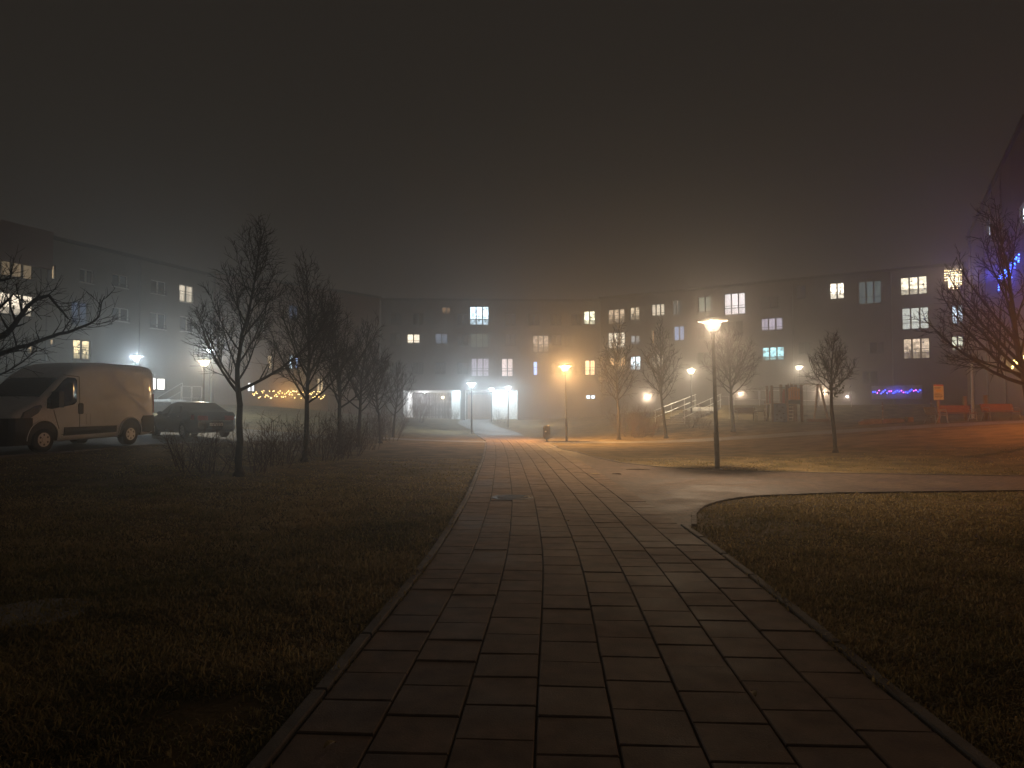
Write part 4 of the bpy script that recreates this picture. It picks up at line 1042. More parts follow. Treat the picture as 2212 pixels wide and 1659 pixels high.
# ------------------------------------------------------------------ vehicles: lofted bodies (local +X forward, +Y the vehicle's left)
class Body:
    def __init__(s, st, taper): s.st = st; s.taper = taper; s.l = [a[0] for a in st]
    def par(s, l):
        xs = s.l[::-1]
        return [float(np.interp(l, xs, [a[k] for a in s.st][::-1])) for k in range(1, len(s.st[0]))]
    def hw(s, l, z):
        zb, zt, w, r = s.par(l); return w*s.taper(z)
    def section(s, l):
        zb, zt, w, r = s.par(l); half = []
        half += [(0, zb), (w*.86*s.taper(zb), zb), (w*.97*s.taper(zb+.04), zb+.03), (w*s.taper(zb+.1), zb+.10)]
        zc_ = max(zt-r, zb+.14)
        for i in range(1, 13):
            z = zb+.10+(zc_-zb-.10)*i/12; half.append((w*s.taper(z), z))
        wc = w*s.taper(zc_)-r
        for i in range(1, 6):
            a = math.pi/2*i/5; half.append((wc+r*math.cos(a), zc_+r*math.sin(a)))
        half.append((wc*.5, zt+.012)); half.append((0, zt+.018))
        return half
    def loft(s, n):
        mb = MB(); ls = []
        for i in range(len(s.l)-1):
            k = max(1, int(abs(s.l[i]-s.l[i+1])/n)); ls += [s.l[i]+(s.l[i+1]-s.l[i])*j/k for j in range(k)]
        ls.append(s.l[-1]); rows = []
        for l in ls:
            h = s.section(l); ring = [(l, y, z) for y, z in h]+[(l, -y, z) for y, z in reversed(h[1:-1])]
            rows.append(range(len(mb.v), len(mb.v)+len(ring))); mb.v.extend(ring)
        for a, b in zip(rows, rows[1:]):
            n_ = len(a)
            for j in range(n_): mb.f.append((a[j], a[(j+1) % n_], b[(j+1) % n_], b[j]))
        mb.f.append(tuple(rows[0])); mb.f.append(tuple(reversed(rows[-1])))
        return mb
    def patch(s, poly, out=.006, side=1, thick=.02, nz=1):
        """panel on the flank following the body surface; poly in (l, z)"""
        mb = MB(); P = []
        for i in range(len(poly)):
            a, b = poly[i], poly[(i+1) % len(poly)]
            k = max(1, int(math.hypot(b[0]-a[0], b[1]-a[1])/.12))
            P += [(a[0]+(b[0]-a[0])*j/k, a[1]+(b[1]-a[1])*j/k) for j in range(k)]
        c = (sum(p[0] for p in P)/len(P), sum(p[1] for p in P)/len(P)); n = len(P)
        rings = [P]+[[(c[0]+(p[0]-c[0])*f, c[1]+(p[1]-c[1])*f) for p in P] for f in (.66, .33)]
        o = 0
        for q in rings:
            mb.v += [(p[0], side*(s.hw(p[0], p[1])+out), p[1]) for p in q]
        mb.v.append((c[0], side*(s.hw(*c)+out), c[1]))
        for r_ in range(2):
            for i in range(n): mb.f.append((r_*n+i, r_*n+(i+1) % n, (r_+1)*n+(i+1) % n, (r_+1)*n+i))
        for i in range(n): mb.f.append((2*n+i, 2*n+(i+1) % n, 3*n))
        b0 = len(mb.v); mb.v += [(p[0], side*(s.hw(p[0], p[1])-thick), p[1]) for p in P]
        for i in range(n): mb.f.append((i, b0+i, b0+(i+1) % n, (i+1) % n))
        return mb
    def top_patch(s, l0, l1, frac, out=.008, n=8):
        """glass on the sloping top between two stations, frac of the width at each end"""
        mb = MB(); rows = []
        for i in range(n+1):
            l = l0+(l1-l0)*i/n; zb, zt, w, r = s.par(l); f = frac[0]+(frac[1]-frac[0])*i/n
            row = []
            for j in range(-5, 6):
                y = j/5*f*w; yy = abs(y); wc = w*s.taper(zt-r)-r; z = zt+.016 if yy < wc else zt-r+math.sqrt(max(r*r-(yy-wc)**2, 0))
                row.append(len(mb.v)); mb.v.append((l, y, z+out))
            rows.append(row)
        for a, b in zip(rows, rows[1:]):
            for j in range(10): mb.f.append((a[j], a[j+1], b[j+1], b[j]))
        return mb
def wheel(parent, l, y, R, wdt, holes, side):
    w = put('wheel', None if False else MB().tube([(0, -wdt/2, 0), (0, -wdt/2+.03, 0), (0, wdt/2-.03, 0), (0, wdt/2, 0)], [R*.90, R, R, R*.90], 28).mesh('wheel', 'tyre', False), parent, (l, y, R))
    o = side*(wdt/2)
    rm = MB().tube([(0, o-side*.06, 0), (0, o+side*.004, 0)], [R*.62, R*.60], 24); rm.build('rim', 'darkmetal', w)
    hb = MB()
    for k in range(holes):
        a = 6.283*k/holes
        c = (math.cos(a)*R*.34, o+side*.012, math.sin(a)*R*.34); hb.tube([(c[0], c[1]-side*.03, c[2]), c], R*.155, 10)
    hb.tube([(0, o-side*.02, 0), (0, o+side*.02, 0)], R*.20, 14)
    hb.tube([(0, o-side*.02, 0), (0, o+side*.006, 0)], R*.56, 24)
    hb.build('hub_cap', 'rim', w)
    db = MB()
    for k in range(holes):
        a = 6.283*(k+.5)/holes; c = (math.cos(a)*R*.38, o+side*.010, math.sin(a)*R*.38); db.tube([(c[0], c[1]-side*.02, c[2]), (c[0], c[1]+side*.004, c[2])], R*.085, 8)
    db.build('wheel_hole', 'black', w)
    return w
def arch(cx_, cz, R, k0=0., k1=180., n=18):
    return [(cx_+R*math.cos(math.radians(k0+(k1-k0)*i/n)), cz+R*math.sin(math.radians(k0+(k1-k0)*i/n))) for i in range(n+1)]
# ---- white van
tp = lambda z: 1-.055*max(0, (z-1.15)/1.35)**1.4-.05*max(0, (.55-z)/.3)
van = Body([(2.58, .34, .80, .72, .10), (2.53, .28, .96, .83, .12), (2.40, .27, 1.10, .92, .14), (2.15, .27, 1.22, .985, .15), (1.90, .27, 1.34, 1.0, .14), (1.72, .27, 1.46, 1.01, .12), (1.0, .27, 2.06, 1.02, .14), (.82, .27, 2.22, 1.02, .17), (.55, .27, 2.40, 1.02, .22), (.15, .27, 2.52, 1.02, .22), (-.6, .27, 2.56, 1.02, .22), (-2.2, .27, 2.54, 1.02, .22), (-2.5, .30, 2.50, 1.01, .2), (-2.62, .34, 2.40, .99, .16), (-2.66, .40, 2.28, .96, .10)], tp)
x1, y1 = at(92, 900, 18.9).x, 18.9; x2, y2 = at(279, 900, 22.0).x, 22.0
hd = Vector((x1-x2, y1-y2)).normalized(); lft = Vector((-hd.y, hd.x))
midp = Vector(((x1+x2)/2, (y1+y2)/2))-lft*.93
WB = (Vector((x1, y1))-Vector((x2, y2))).length; LF, LR = WB/2+.02, -WB/2+.02
zf, zr = H(x1, y1), H(x2, y2)
V0 = thing('delivery_van', 'white high-roof delivery van with black bumpers parked beside the lawn', 'van', (midp.x, midp.y, (zf+zr)/2+.02), math.atan2(hd.y, hd.x))
V0.rotation_euler = (0, math.atan2(zr-zf, WB), math.atan2(hd.y, hd.x))
van.loft(.14).build('body', 'vanpaint', V0, True)
# windscreen and side glass
van.top_patch(1.66, 1.02, (.90, .84)).build('windscreen', 'glass', V0, True)
for s in (1, -1):
    d = van.patch([(1.52, 1.20), (1.36, 1.18), (.62, 1.30), (.52, 1.38), (.50, 2.0), (.56, 2.06), (.82, 2.07), (.95, 2.0), (1.50, 1.46)], .006, s).build('side_window', 'glass', V0, True)
    dl = MB()
    for a, b in [((.42, .50), (.42, 2.10)), ((.42, 2.10), (.95, 2.14)), ((1.12, .62), (1.30, 1.15)), ((.42, .48), (1.02, .46))]:
        k = 10; pts = [(a[0]+(b[0]-a[0])*i/k, a[1]+(b[1]-a[1])*i/k) for i in range(k+1)]
        dl.tube([(p_[0], s*(van.hw(*p_)+.001), p_[1]) for p_ in pts], .009, 4)
    dl.build('door_seam', 'black', V0)
    van.patch([(.32, 1.02), (.45, 1.02), (.47, 1.06), (.47, 1.30), (.44, 1.34), (.34, 1.34), (.30, 1.30), (.30, 1.06)], .02, s).build('door_handle', 'black', V0)
    van.patch([(.95, .42), (-.98, .44), (-.98, .64), (.95, .66)], .018, s).build('side_moulding', 'black', V0)
    fl = MB(); q = [(.18, .72), (.02, .72), (.02, 1.02), (.18, 1.02), (.18, .72)]
    fl.tube([(p_[0], s*(van.hw(*p_)+.001), p_[1]) for p_ in q], .003, 4); fl.build('filler_flap', 'black', V0) if s > 0 else None
    # swage line and rear quarter seam
    sw = MB(); sw.tube([(.38-i*.28, s*(van.hw(.38-i*.28, 1.10)+.001), 1.10) for i in range(11)], .005, 4); sw.build('swage_line', 'vanpaint', V0)
    sw = MB(); sw.tube([(.42-i*.28, s*(van.hw(.42-i*.28, 2.06)-.001), 2.06) for i in range(11)], .006, 4); sw.build('roof_seam', 'vanpaint', V0)
    for cxx in (LF, LR):
        van.patch([(cxx+.46, .30)]+arch(cxx, .40, .46, 0, 180)+[(cxx-.46, .30)], .004, s).build('wheel_arch', 'black', V0)
        lip = MB(); pts = arch(cxx, .40, .475, -8, 188, 22); lip.tube([(p_[0], s*(van.hw(p_[0], p_[1])+.006), p_[1]) for p_ in pts], .022, 6); lip.build('arch_lip', 'vanpaint', V0, True)
        wheel(V0, cxx, s*.905, .345, .23, 6, s)
    van.patch([(2.30, .88), (2.16, .86), (1.78, 1.08), (1.66, 1.24), (1.70, 1.30), (1.86, 1.27), (2.20, 1.10)], .012, s).build('headlight', 'lens', V0, True)
    van.patch([(-2.38, .36), (-2.05, .40), (-2.02, .80), (-2.10, .92), (-2.62, .92), (-2.62, .40)], .022, s).build('rear_bumper_corner', 'black', V0)
    van.patch([(-2.56, 1.0), (-2.63, 1.0), (-2.63, 1.62), (-2.56, 1.62)], .012, s).build('tail_light', 'tail', V0)
    mr = MB(); m0 = Matrix.Translation((1.28, s*1.14, 1.40))
    mr.bbox(-.07, .09, -.13, .13, -.18, .30, .05, m0); mr.bar((1.26, s*.98, 1.34), (1.26, s*1.12, 1.36), .10, .07); mr.build('mirror', 'black', V0)
bm_ = MB(); rows = []
for l in [2.64, 2.60, 2.53, 2.47, 2.40, 2.3, 2.15, 2.02, 1.95]:
    zb, zt, w, r = van.par(min(l-.015, 2.57)); ring = []
    for k in range(9):
        z = .22+(.95-.22)*k/8 if l > 2.0 else .22+(.80-.22)*k/8
        ring.append((w+.022)*tp(z)*(.95 if l > 2.62 else 1))
    rows.append([(l, y_, .22+(.95-.22)*k/8) for k, y_ in enumerate(ring)])
for sgn in (1, -1):
    b0 = len(bm_.v)
    for row in rows: bm_.v += [(p_[0], sgn*p_[1], p_[2]) for p_ in row]
    for i in range(len(rows)-1):
        for k in range(8): bm_.f.append((b0+i*9+k, b0+i*9+k+1, b0+(i+1)*9+k+1, b0+(i+1)*9+k))
n0 = len(rows)*9
for k in range(8): bm_.f.append((k, k+1, n0+k+1, n0+k))
for i in range(len(rows)-1): bm_.f.append((i*9+8, (i+1)*9+8, n0+(i+1)*9+8, n0+i*9+8)); bm_.f.append((i*9, (i+1)*9, n0+(i+1)*9, n0+i*9))
bm_.build('front_bumper', 'black', V0)
MB().box(2.62, 2.66, -.52, .52, .60, .80).build('grille', 'darkmetal', V0)
MB().bbox(-2.74, -2.60, -.92, .92, .30, .50, .02).build('rear_bumper', 'black', V0)

# ---- dark saloon car behind it
tps = lambda z: (1-.03*max(0, (.45-z)/.3)) if z < .86 else 1-.30*((z-.86)/.58)
car = Body([(2.28, .36, .62, .60, .10), (2.22, .26, .72, .74, .12), (2.0, .22, .80, .84, .12), (1.2, .20, .92, .89, .12), (.95, .20, .97, .90, .10), (.25, .20, 1.38, .90, .12), (-.2, .20, 1.44, .90, .12), (-.9, .20, 1.40, .90, .14), (-1.45, .20, 1.14, .90, .12), (-1.72, .20, 1.04, .89, .10), (-2.12, .22, 1.02, .86, .10), (-2.26, .28, .96, .80, .12), (-2.32, .36, .80, .70, .10)], tps)
ang = math.atan2(.66, -.75)
cpos = on(412, 28.6)
C0 = thing('saloon_car', 'dark glossy saloon car parked behind the white van', 'car', (cpos[0], cpos[1], H(cpos[0], cpos[1])+.015), ang)
car.loft(.10).build('body', 'carpaint', C0, True)
car.top_patch(.88, .30, (.80, .66)).build('windscreen', 'glass', C0, True)
car.top_patch(-1.0, -1.42, (.62, .74)).build('rear_window', 'glass', C0, True)
for s in (1, -1):
    car.patch([(.70, .93), (.05, .94), (.02, 1.30), (.28, 1.29)], .006, s).build('front_side_window', 'glass', C0, True)
    car.patch([(-.04, .94), (-.86, .95), (-1.12, 1.0), (-.86, 1.27), (-.07, 1.31)], .006, s).build('rear_side_window', 'glass', C0, True)
    car.patch([(-.02, .86), (-.22, .86), (-.22, .83), (-.02, .83)], .02, s).build('door_handle', 'chrome', C0)
    car.patch([(-.92, .87), (-1.10, .87), (-1.10, .84), (-.92, .84)], .02, s).build('door_handle', 'chrome', C0)
    MB().bbox(.52, .66, s*.98-.07, s*.98+.07, .93, 1.05, .03).build('mirror', 'carpaint', C0)
    for cxx in (1.38, -1.36):
        car.patch([(cxx+.36, .22)]+arch(cxx, .33, .36, 0, 180)+[(cxx-.36, .22)], .004, s).build('wheel_arch', 'black', C0)
        wheel(C0, cxx, s*.80, .315, .21, 5, s)
    car.patch([(-2.02, .72), (-2.22, .72), (-2.22, .90), (-2.02, .92)], .012, s).build('tail_light', 'tail', C0)
    MB().bbox(-2.345, -2.25, min(s*.34, s*.72), max(s*.34, s*.72), .70, .88, .02).build('rear_light', 'tail', C0)
    car.patch([(2.16, .56), (1.86, .58), (1.90, .70), (2.14, .66)], .01, s).build('headlight', 'lens', C0)
MB().box(-2.355, -2.30, -.60, .60, .66, .69).build('chrome_strip', 'chrome', C0)
MB().box(-2.350, -2.30, -.26, .26, .48, .60).build('number_plate', 'plate', C0)
MB().tube([(-.75, 0, 1.42), (-.80, 0, 1.62)], .006, 5).build('aerial', 'black', C0)
# ------------------------------------------------------------------ litter bin
x, y = ground(1181, 956)
t = thing('litter_bin', 'black oval litter bin on a foot beside the footpath', 'bin', (x, y, H(x, y)+.03))
b = MB(); pr = [(.08, .16), (.15, .18), (.19, .26), (.20, .36), (.20, .72), (.19, .82), (.15, .88), (.001, .90)]
b.lathe(pr, 20); b.v = [(p_[0], p_[1]*.8, p_[2]) for p_ in b.v]; b.build('body', 'binblack', t, True)
MB().lathe([(.05, .17), (.05, .05), (.11, .03), (.16, .0), (.16, -.05)], 16).build('foot', 'binblack', t, True)
MB().lathe([(.205, .70), (.212, .71), (.212, .735), (.205, .745)], 20).build('band', 'binblack', t)
MB().box(-.10, .10, -.172, -.150, .74, .81).build('slot', 'black', t)
s_ = MB(); m0 = Matrix.Translation((-.06, -.163, .56)) @ Matrix.Rotation(.78, 4, 'Y'); s_.box(-.035, .035, -.004, .004, -.035, .035, m0); s_.build('sticker', 'sticker', t)

# ------------------------------------------------------------------ benches
def bench(label, loc, rz, width=1.8, slat='wood_red', group=None):
    t = thing('park_bench', label, 'bench', loc, rz, group); w = width/2
    for i, yy in enumerate((-.22, -.10, .02, .14)): MB().bbox(-w, w, yy-.05, yy+.05, .43, .465, .006).build('seat_slat', slat, t)
    for zz, yy in ((.56, .22), (.68, .26), (.80, .30)):
        m0 = Matrix.Translation((0, yy, zz)) @ Matrix.Rotation(-.28, 4, 'X'); b = MB(); b.bbox(-w, w, -.018, .018, -.055, .055, .006, m0); b.build('back_slat', slat, t)
    for s in (-1, 1):
        xx = s*(w-.08); f = MB()
        f.tube([(xx, -.34, -.04), (xx, -.27, .20), (xx, -.27, .40), (xx, -.10, .42), (xx, .16, .42), (xx, .24, .60), (xx, .33, .90)], .024, 8)
        f.tube([(xx, .14, .42), (xx, .22, .20), (xx, .34, -.04)], .024, 8)
        f.tube([(xx, .25, .62), (xx, .0, .66), (xx, -.22, .64), (xx, -.28, .42)], .018, 8)
        f.build('side_frame', 'steel', t, True)
    return t
GB = 'red slatted benches by the climbing path'
bench('red slatted park bench directly behind the yellow sign', on(2067, 37.0), .10, 1.85, group=GB)
bench('red slatted park bench under the spreading tree, beyond the wooden post', on(2160, 36.4), .10, 1.85, group=GB)
bench('dark bench seen end-on beside the yellow sign post', on(2020, 36.4), 1.5, 1.3, slat='woodpost', group=None)
bench('dark slatted bench between the bare tree and the blue climbing ramp', on(1610, 45.5), .05, 1.5, slat='woodpost')
t = thing('hoop_rail', 'low curved metal hoop beside the dark bench', 'hoop', on(1640, 45))
MB().tube([(-.42, 0, -.05), (-.40, 0, .50), (-.32, 0, .62), (.25, 0, .62), (.36, 0, .50), (.46, 0, -.05)], .022, 8).build('hoop', 'darkmetal', t, True)

# ------------------------------------------------------------------ sign
p = on(2026, 36.6); t = thing('notice_sign', 'yellow notice board on a timber post beside the red bench', 'sign', p, .04)
MB().box(-.055, .055, -.02, .07, -.1, 1.25).build('post', 'wood', t)
MB().bbox(-.27, .27, -.045, -.022, 1.22, 2.03, .004).build('board', 'signface', t)
MB().box(-.265, .265, -.052, -.046, 1.955, 2.02).build('red_strip', 'signred', t)
MB().prism([(-.10+.20*max(0, 0)+.19*math.cos(a*.5236)*.9, 1.70+.085*math.sin(a*.5236)) for a in range(12)], lambda q, k: (q[0]+.10, -.046-.006*k, q[1])).build('yellow_patch', 'signyellow', t)
for zz, ws in ((1.53, .30), (1.49, .38), (1.42, .44), (1.385, .46), (1.35, .40), (1.86, .36), (1.82, .30)):
    MB().box(-.23, -.23+ws, -.051, -.046, zz, zz+.014).build('printed_line', 'signink', t)

# ------------------------------------------------------------------ posts
def fence_post(label, u, Y, h, r=.028, wood=False, group=None):
    t = thing('fence_post' if not wood else 'timber_post', label, 'post', on(u, Y), 0, group)
    if wood:
        MB().bbox(-.075, .075, -.075, .075, -.15, h, .02).build('shaft', 'wood', t)
        MB().bbox(-.085, .085, -.085, .085, h*.52, h*.56, .004).build('collar', 'darkmetal', t)
    else:
        MB().tube([(0, 0, -.1), (0, 0, h)], r, 10).build('shaft', 'woodpost', t)
        for zz in (h*.22, h*.60, h*.84): MB().lathe([(r, zz-.03), (r*1.7, zz-.02), (r*1.7, zz+.02), (r, zz+.03)], 10).build('clamp', 'steel', t)
    return t
fence_post('slim banded post in front of the timber sandbox edge', 1905, 38.5, 1.22)
fence_post('slim banded post just left of the yellow sign', 2010, 38.0, 1.22)
fence_post('slim banded post between the hoop and the climbing ramp', 1651, 45.0, 1.30)
fence_post('slim banded post behind the small tree trunk', 1797, 43.0, 1.75, .04)
fence_post('squared timber post standing behind the middle of the red bench', 2083, 38.5, 1.34, wood=True)
fence_post('squared timber post in the gap between the two red benches', 2127, 38.5, 1.36, wood=True)
t = thing('sandbox', 'low timber edged sandbox in front of the swing', 'sandbox', on(1895, 40.0))
def edge(u0, Y0, u1, Y1, m='wood'):
    a = Vector(on(u0, Y0)); c = Vector(t.location); b_ = Vector(on(u1, Y1))
    MB().bar(a-c+Vector((0, 0, .06)), b_-c+Vector((0, 0, .06)), .14, .22).build('timber_edge', m, t)
edge(1855, 39.0, 1960, 39.0); edge(1855, 39.0, 1862, 42.5); edge(1960, 39.0, 1950, 42.5); edge(1862, 42.5, 1950, 42.5)
MB().bbox(-.16, .16, -.16, .16, -.05, .30, .02).build('corner_block', 'wood', t, loc=Vector(on(1962, 38.9))-Vector(t.location))
t = thing('sand_border', 'dark timber border along the foot of the climbing tower', 'border', on(1770, 44.0))
MB().bar(Vector(on(1741, 44.2))-Vector(t.location)+Vector((0, 0, .05)), Vector(on(1800, 44.2))-Vector(t.location)+Vector((0, 0, .05)), .16, .30).build('timber_edge', 'woodpost', t)

# ------------------------------------------------------------------ climbing tower
Yt = 45.5; sc_ = Yt/F
p0 = on(1708.8, Yt)
t = thing('climbing_tower', 'wooden climbing tower with an orange slotted panel and blue ramp', 'play tower', p0)
W2 = .48; Hp = 2.38
for (xx, yy, hh) in ((-W2, -.45, Hp), (W2, -.45, Hp), (-W2, .50, Hp+.05), (W2, .50, Hp+.05)):
    MB().bbox(xx-.075, xx+.075, yy-.075, yy+.075, -.2, hh, .015).build('post', 'woodpost', t)
for (xx, yy) in ((-W2-.95, .45), (-W2-.95, -.40)):
    MB().bbox(xx-.07, xx+.07, yy-.07, yy+.07, -.2, 2.34, .015).build('post', 'woodpost', t)
MB().box(-W2-1.05, W2+.06, -.42, .48, 1.13, 1.20).build('platform', 'wood', t)
MB().box(-W2+.08, W2-.08, -.50, -.44, 1.13, 1.38).build('platform_board', 'black', t)
# orange panel: five upright boards with slots between and an arched top
nbd = 5; bwid = (2*W2-.16)/nbd
for k in range(nbd):
    xa = -W2+.08+k*bwid+.02; xb = xa+bwid-.04
    fz = lambda q: 2.06+.20*(1-(q/(W2))**2)
    MB().prism([(xa, 1.40), (xb, 1.40), (xb, fz(xb)), (xa, fz(xa))], lambda q, k2: (q[0], -.46+.03*k2, q[1])).build('panel_board', 'orange', t)
for zz in (1.46, 1.98): MB().box(-W2+.076, W2-.076, -.428, -.405, zz, zz+.10).build('panel_rail', 'orange', t)
for xx in (-W2-.98, -W2-.12):
    MB().prism([(-.14, 1.16), (.14, 1.16), (.17, 1.5), (.15, 1.85), (.08, 2.08), (-.08, 2.08), (-.15, 1.85), (-.17, 1.5)], lambda q, k2, X=xx: (X+q[0]*.8, -.36+.03*k2, q[1])).build('side_panel', 'redpanel', t)
MB().tube([(-W2-.95, -.40, 2.20), (-W2, -.45, 2.20)], .02, 8).build('top_rail', 'darkmetal', t)
# blue climbing ramp leaning to the front left
rmp = MB(); q = [(-W2-.86, -.42, 1.16), (-W2-.02, -.42, 1.16), (-W2-.32, -1.25, -.05), (-W2-1.18, -1.25, -.05)]
rmp.add(q+[(p_[0], p_[1]-.03, p_[2]-.05) for p_ in q], [(0, 1, 2, 3), (7, 6, 5, 4), (0, 4, 5, 1), (1, 5, 6, 2), (2, 6, 7, 3), (3, 7, 4, 0)]); ro = rmp.build('climbing_ramp', 'bluepanel', t)
for (a_, b_) in ((.25, .15), (.7, .22), (.45, .42), (.75, .55), (.25, .62), (.55, .78), (.25, .86), (.8, .88)):
    A_ = Vector(q[0]).lerp(Vector(q[1]), a_); B_ = Vector(q[3]).lerp(Vector(q[2]), a_); c = A_.lerp(B_, b_)
    MB().lathe([(.001, .05), (.035, .045), (.055, .02), (.06, -.02)], 8, (c.x, c.y-.02, c.z+.01)).build('climbing_hold', 'black', ro, True)
lad = MB()
for zz in (.22, .45, .68, .91): MB().box(-.22, .10, -.06, .0, zz, zz+.05).build('ladder_rung', 'steel', t)
for xx in (-.27, .12): MB().box(xx, xx+.06, -.08, .02, -.1, 1.12).build('ladder_rail', 'woodpost', t)
MB().box(-.20, .10, .12, .16, .05, 1.08).build('back_panel', 'black', t)
for (xx, hh) in ((-.10, .55), (.06, .62)):
    MB().lathe([(.09, 2.14), (.06, 2.14+hh*.35), (.03, 2.14+hh*.6), (.001, 2.14+hh*.75)], 8, (xx-.02, .2, 0)).build('turret_spike', 'woodpost', t)
MB().box(-W2, W2, .17, .23, 2.08, 2.16).build('cross_beam', 'wood', t)

# ------------------------------------------------------------------ swing
Ys = 48.0; p0 = on(1767, Ys); t = thing('swing_frame', 'timber swing frame with slanting legs beside the climbing tower', 'swing', p0)
hb = at(1767, 830, Ys).z-p0[2]
k = Ys/F
def sx_(u): return (u-1767)*k
MB().tube([(sx_(1714), .3, hb), (sx_(1772), 0, hb)], .055, 10).build('beam', 'steel', t)
for (xa, xb, yb) in ((sx_(1767), sx_(1749.5), -.5), (sx_(1771), sx_(1795), .4)): MB().bar((xb, yb, -.1), (xa, 0, hb), .11, .11).build('leg', 'wood', t)
for (xa, xb, yb) in ((sx_(1714), sx_(1712), -.5), (sx_(1714), sx_(1722), 1.2)): MB().bar((xb, yb, -.1), (xa, .3, hb), .11, .11).build('leg', 'wood', t)
st = MB().bbox(-.22, .22, -.09, .09, 0, .035, .008).build('seat', 'black', t, loc=(sx_(1738), .15, .42))
for xx in (-.2, .2): MB().tube([(sx_(1738)+xx, .15, .44), (sx_(1738)+xx, .17, hb)], .008, 5).build('chain', 'darkmetal', t)

# ------------------------------------------------------------------ terrace railing, stairs and their handrail
def railing(label, pts, h=1.10, mid=(.55,), gap=2.0, m='railwhite', framed=True, r=.022, group=None):
    c = Vector(pts[0]); t = thing('railing', label, 'railing', c, 0, group)
    for i in range(len(pts)-1):
        a = Vector(pts[i])-c; b_ = Vector(pts[i+1])-c; n = max(1, int(round((b_-a).length/gap)))
        for j in range(n):
            q0 = a.lerp(b_, j/n); q1 = a.lerp(b_, (j+1)/n); d = (q1-q0).normalized(); e0 = q0+d*.06; e1 = q1-d*.06
            z = Vector((0, 0, 1))
            f = [e0+z*.52, e0+z*(h-.06), e0+z*h+d*.05, e1+z*h-d*.05, e1+z*(h-.06), e1+z*.52, e1+z*.47-d*.05, e0+z*.47+d*.05, e0+z*.52]
            MB().tube(f, r, 6).build('rail_frame', m, t, True)
            MB().tube([q0-z*.15, q0+z*h], r, 6).build('post', m, t)
        MB().tube([b_-Vector((0, 0, .15)), b_+Vector((0, 0, h))], r, 6).build('post', m, t)
    return t
railing('white tubular railing along the terrace edge behind the playground', [on(u, Y) for u, Y in ((1585, 56.0), (1640, 56.2), (1700, 56.2), (1768, 56.0), (1838, 55.4))], 1.25, gap=2.3)
# stairs
B0 = Vector(on(1446, 45.5)); T0 = Vector(on(1528, 54.0)); T0.z = at(1528, 880, 54).z; B0.z = H(B0.x, B0.y)-.05
t = thing('stair_flight', 'concrete stairs climbing the bank to the terrace', 'stairs', B0)
dv = T0-B0; hv = Vector((dv.x, dv.y)).normalized(); pv_ = Vector((hv.y, -hv.x)); NS = 9
for i in range(NS):
    a = dv*(i/NS); z0 = -.6; z1 = dv.z*(i+1)/NS; d = Vector((dv.x, dv.y)).length/NS
    m0 = Matrix.Translation((a.x, a.y, 0)) @ Matrix.Rotation(math.atan2(hv.y, hv.x), 4, 'Z')
    MB().bbox(0, d+.03, -1.0, 1.0, z0, z1, .015, m0).build('step', 'stone', t)
def handrail(label, off):
    o = pv_*off; t = thing('handrail', label, 'handrail', B0+Vector((o.x, o.y, 0)))
    up = Vector((0, 0, 1)); d0 = dv*(-.04); d1 = dv*1.03
    for hh in (1.0, .55): MB().tube([d0+up*hh, d1+up*hh], .028, 8).build('rail', 'railwhite', t)
    for k in (0, .36, .70, 1.0): MB().tube([dv*k+up*(-.15), dv*k+up*1.0], .03, 8).build('post', 'railwhite', t)
handrail('white handrail on the near side of the concrete stairs', .98)
handrail('white handrail on the far side of the concrete stairs', -.98)
# panel fence frame right of the lamp
t = thing('goal_frame', 'thin pale metal frame behind the tall street lamp', 'frame', on(1560, 47))
MB().tube([(-.45, 0, -.1), (-.45, 0, 1.55), (.45, 0, 1.55), (.45, 0, -.1)], .022, 6).build('tube_frame', 'railwhite', t)

# ------------------------------------------------------------------ left entrance: railing and steps by the pale block
pts = [Vector(on(u, Y)) for u, Y in ((391, 60.5), (437, 62.0))]
z_ = at(415, 871, 61).z
for q in pts: q.z = z_
railing('white entrance railing on the grass bank behind the parked cars', pts, 1.5, gap=1.05)
t = thing('entrance_steps', 'pale concrete entrance steps behind the dark car', 'stairs', on(352, 52))
zz = H(t.location.x, t.location.y)
for i in range(6): MB().bbox(-1.0+i*.18, 1.2, -1.2, 1.2, -.4, .12+i*.16, .012).build('step', 'stone', t)
t2_ = thing('handrail', 'thin sloping handrail beside the entrance steps', 'handrail', on(365, 56))
MB().tube([(-.9, 0, .9), (.9, .4, 2.1)], .022, 6).build('rail', 'railwhite', t2_)
MB().tube([(-.9, 0, .3), (.9, .4, 1.45)], .022, 6).build('rail', 'railwhite', t2_)
for xx, z0, z1 in ((-.9, -.4, .9), (.9, -.4, 2.1)): MB().tube([(xx, .2*(xx+.9)/.9, z0), (xx, .2*(xx+.9)/.9, z1)], .022, 6).build('post', 'railwhite', t2_)

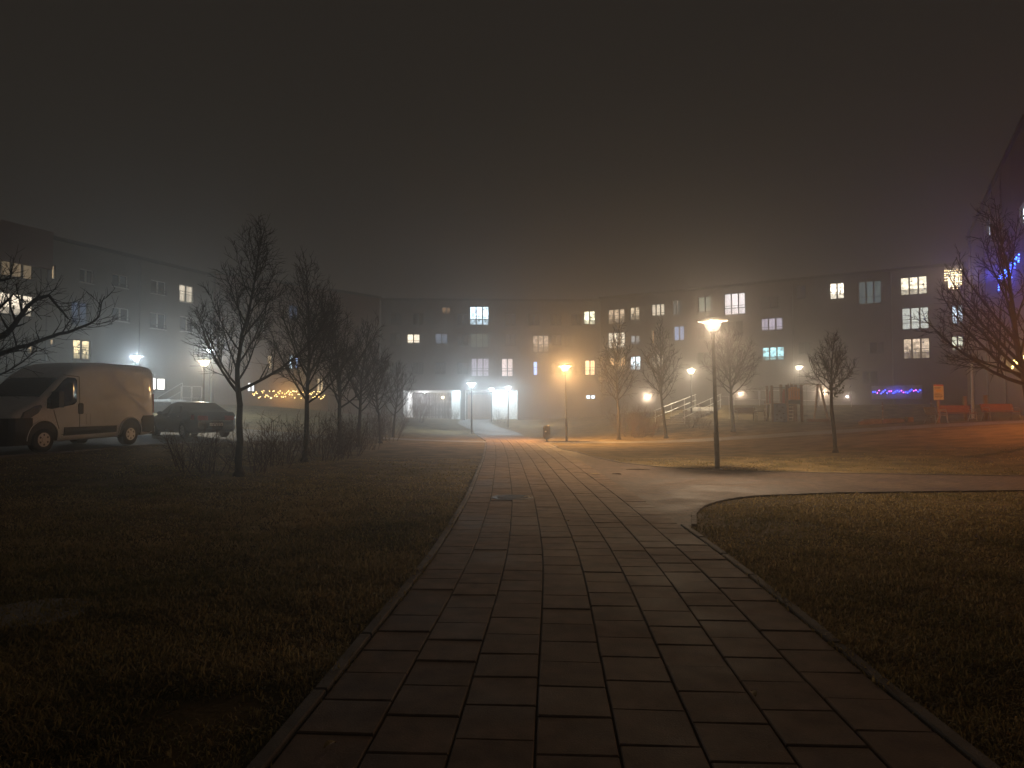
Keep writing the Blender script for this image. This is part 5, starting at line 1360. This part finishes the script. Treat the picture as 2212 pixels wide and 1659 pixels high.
# ------------------------------------------------------------------ small litter on the slabs
def leaf(label, u, v, L_, rz):
    x, y = ground(u, v); z = H(x, y)+.034
    b = MB(); n = 6
    for i in range(n+1):
        f = i/n; w = .28*L_*math.sin(math.pi*min(max(f, .04), .97))**.8; zz = .012*math.sin(f*3.1)+.004
        b.v += [(L_*(f-.5), -w, zz+.008), (L_*(f-.5), 0, zz), (L_*(f-.5), w, zz+.008)]
    for i in range(n):
        o = i*3; b.f += [(o, o+1, o+4, o+3), (o+1, o+2, o+5, o+4)]
    o = b.build('fallen_leaf', 'leaf', None, loc=(x, y, z)); o.rotation_euler = (0, 0, rz)
    tag(o, label, 'leaf')
leaf('curled dry leaf on a slab near the left kerb', 713, 1633, .075, .9)
leaf('dry leaf lying on the manhole cover', 1140, 1079, .14, .1)
leaf('pale crumpled leaf on the slabs before the paver junction', 1283, 1028, .28, -.1)
leaf('dry leaf caught in the slab joint near the right kerb', 1627, 1525, .07, 1.7)
leaf('small dry leaf on the slabs beyond the manhole', 1225, 1133, .07, .4)
leaf('small pale leaf on the slabs beside the manhole', 1262, 1008, .09, .2)
def twig_obj(label, u0, v0, u1, v1):
    a = ground(u0, v0); b_ = ground(u1, v1); A_ = Vector((a[0], a[1], H(*a)+.035)); B_ = Vector((b_[0], b_[1], H(*b_)+.035)); m_ = (A_+B_)/2
    n = Vector((-(B_-A_).y, (B_-A_).x, 0)).normalized()
    pts = [A_-m_, (A_-m_)*.5+n*.10, n*.14, (B_-m_)*.5+n*.10, B_-m_]
    o = MB().tube(pts, [.006, .012, .013, .011, .005], 5).build('fallen_twig', 'twig', None, loc=m_); tag(o, label, 'twig')
twig_obj('long curved twig lying on the paver junction', 1490/1.8433/1.8517*1+845, 1022, 0, 0) if False else twig_obj('long curved twig lying on the paver junction', 1352, 1017, 1404, 1018)
twig_obj('short dark twig at the edge of the slabs', 1322, 1027, 1342, 1028)

x, y = ground(66, 1336); t = thing('concrete_cover', 'flat pale concrete cover sunk in the left lawn', 'cover', (x, y, H(x, y)))
cv = MB().lathe([(.42, -.05), (.42, .030), (.40, .038), (.001, .040)], 28); cv.build('lid', 'stone', t)
MB().lathe([(.50, -.05), (.50, .022), (.435, .026), (.43, -.05)], 28).build('rim', 'kerb', t)
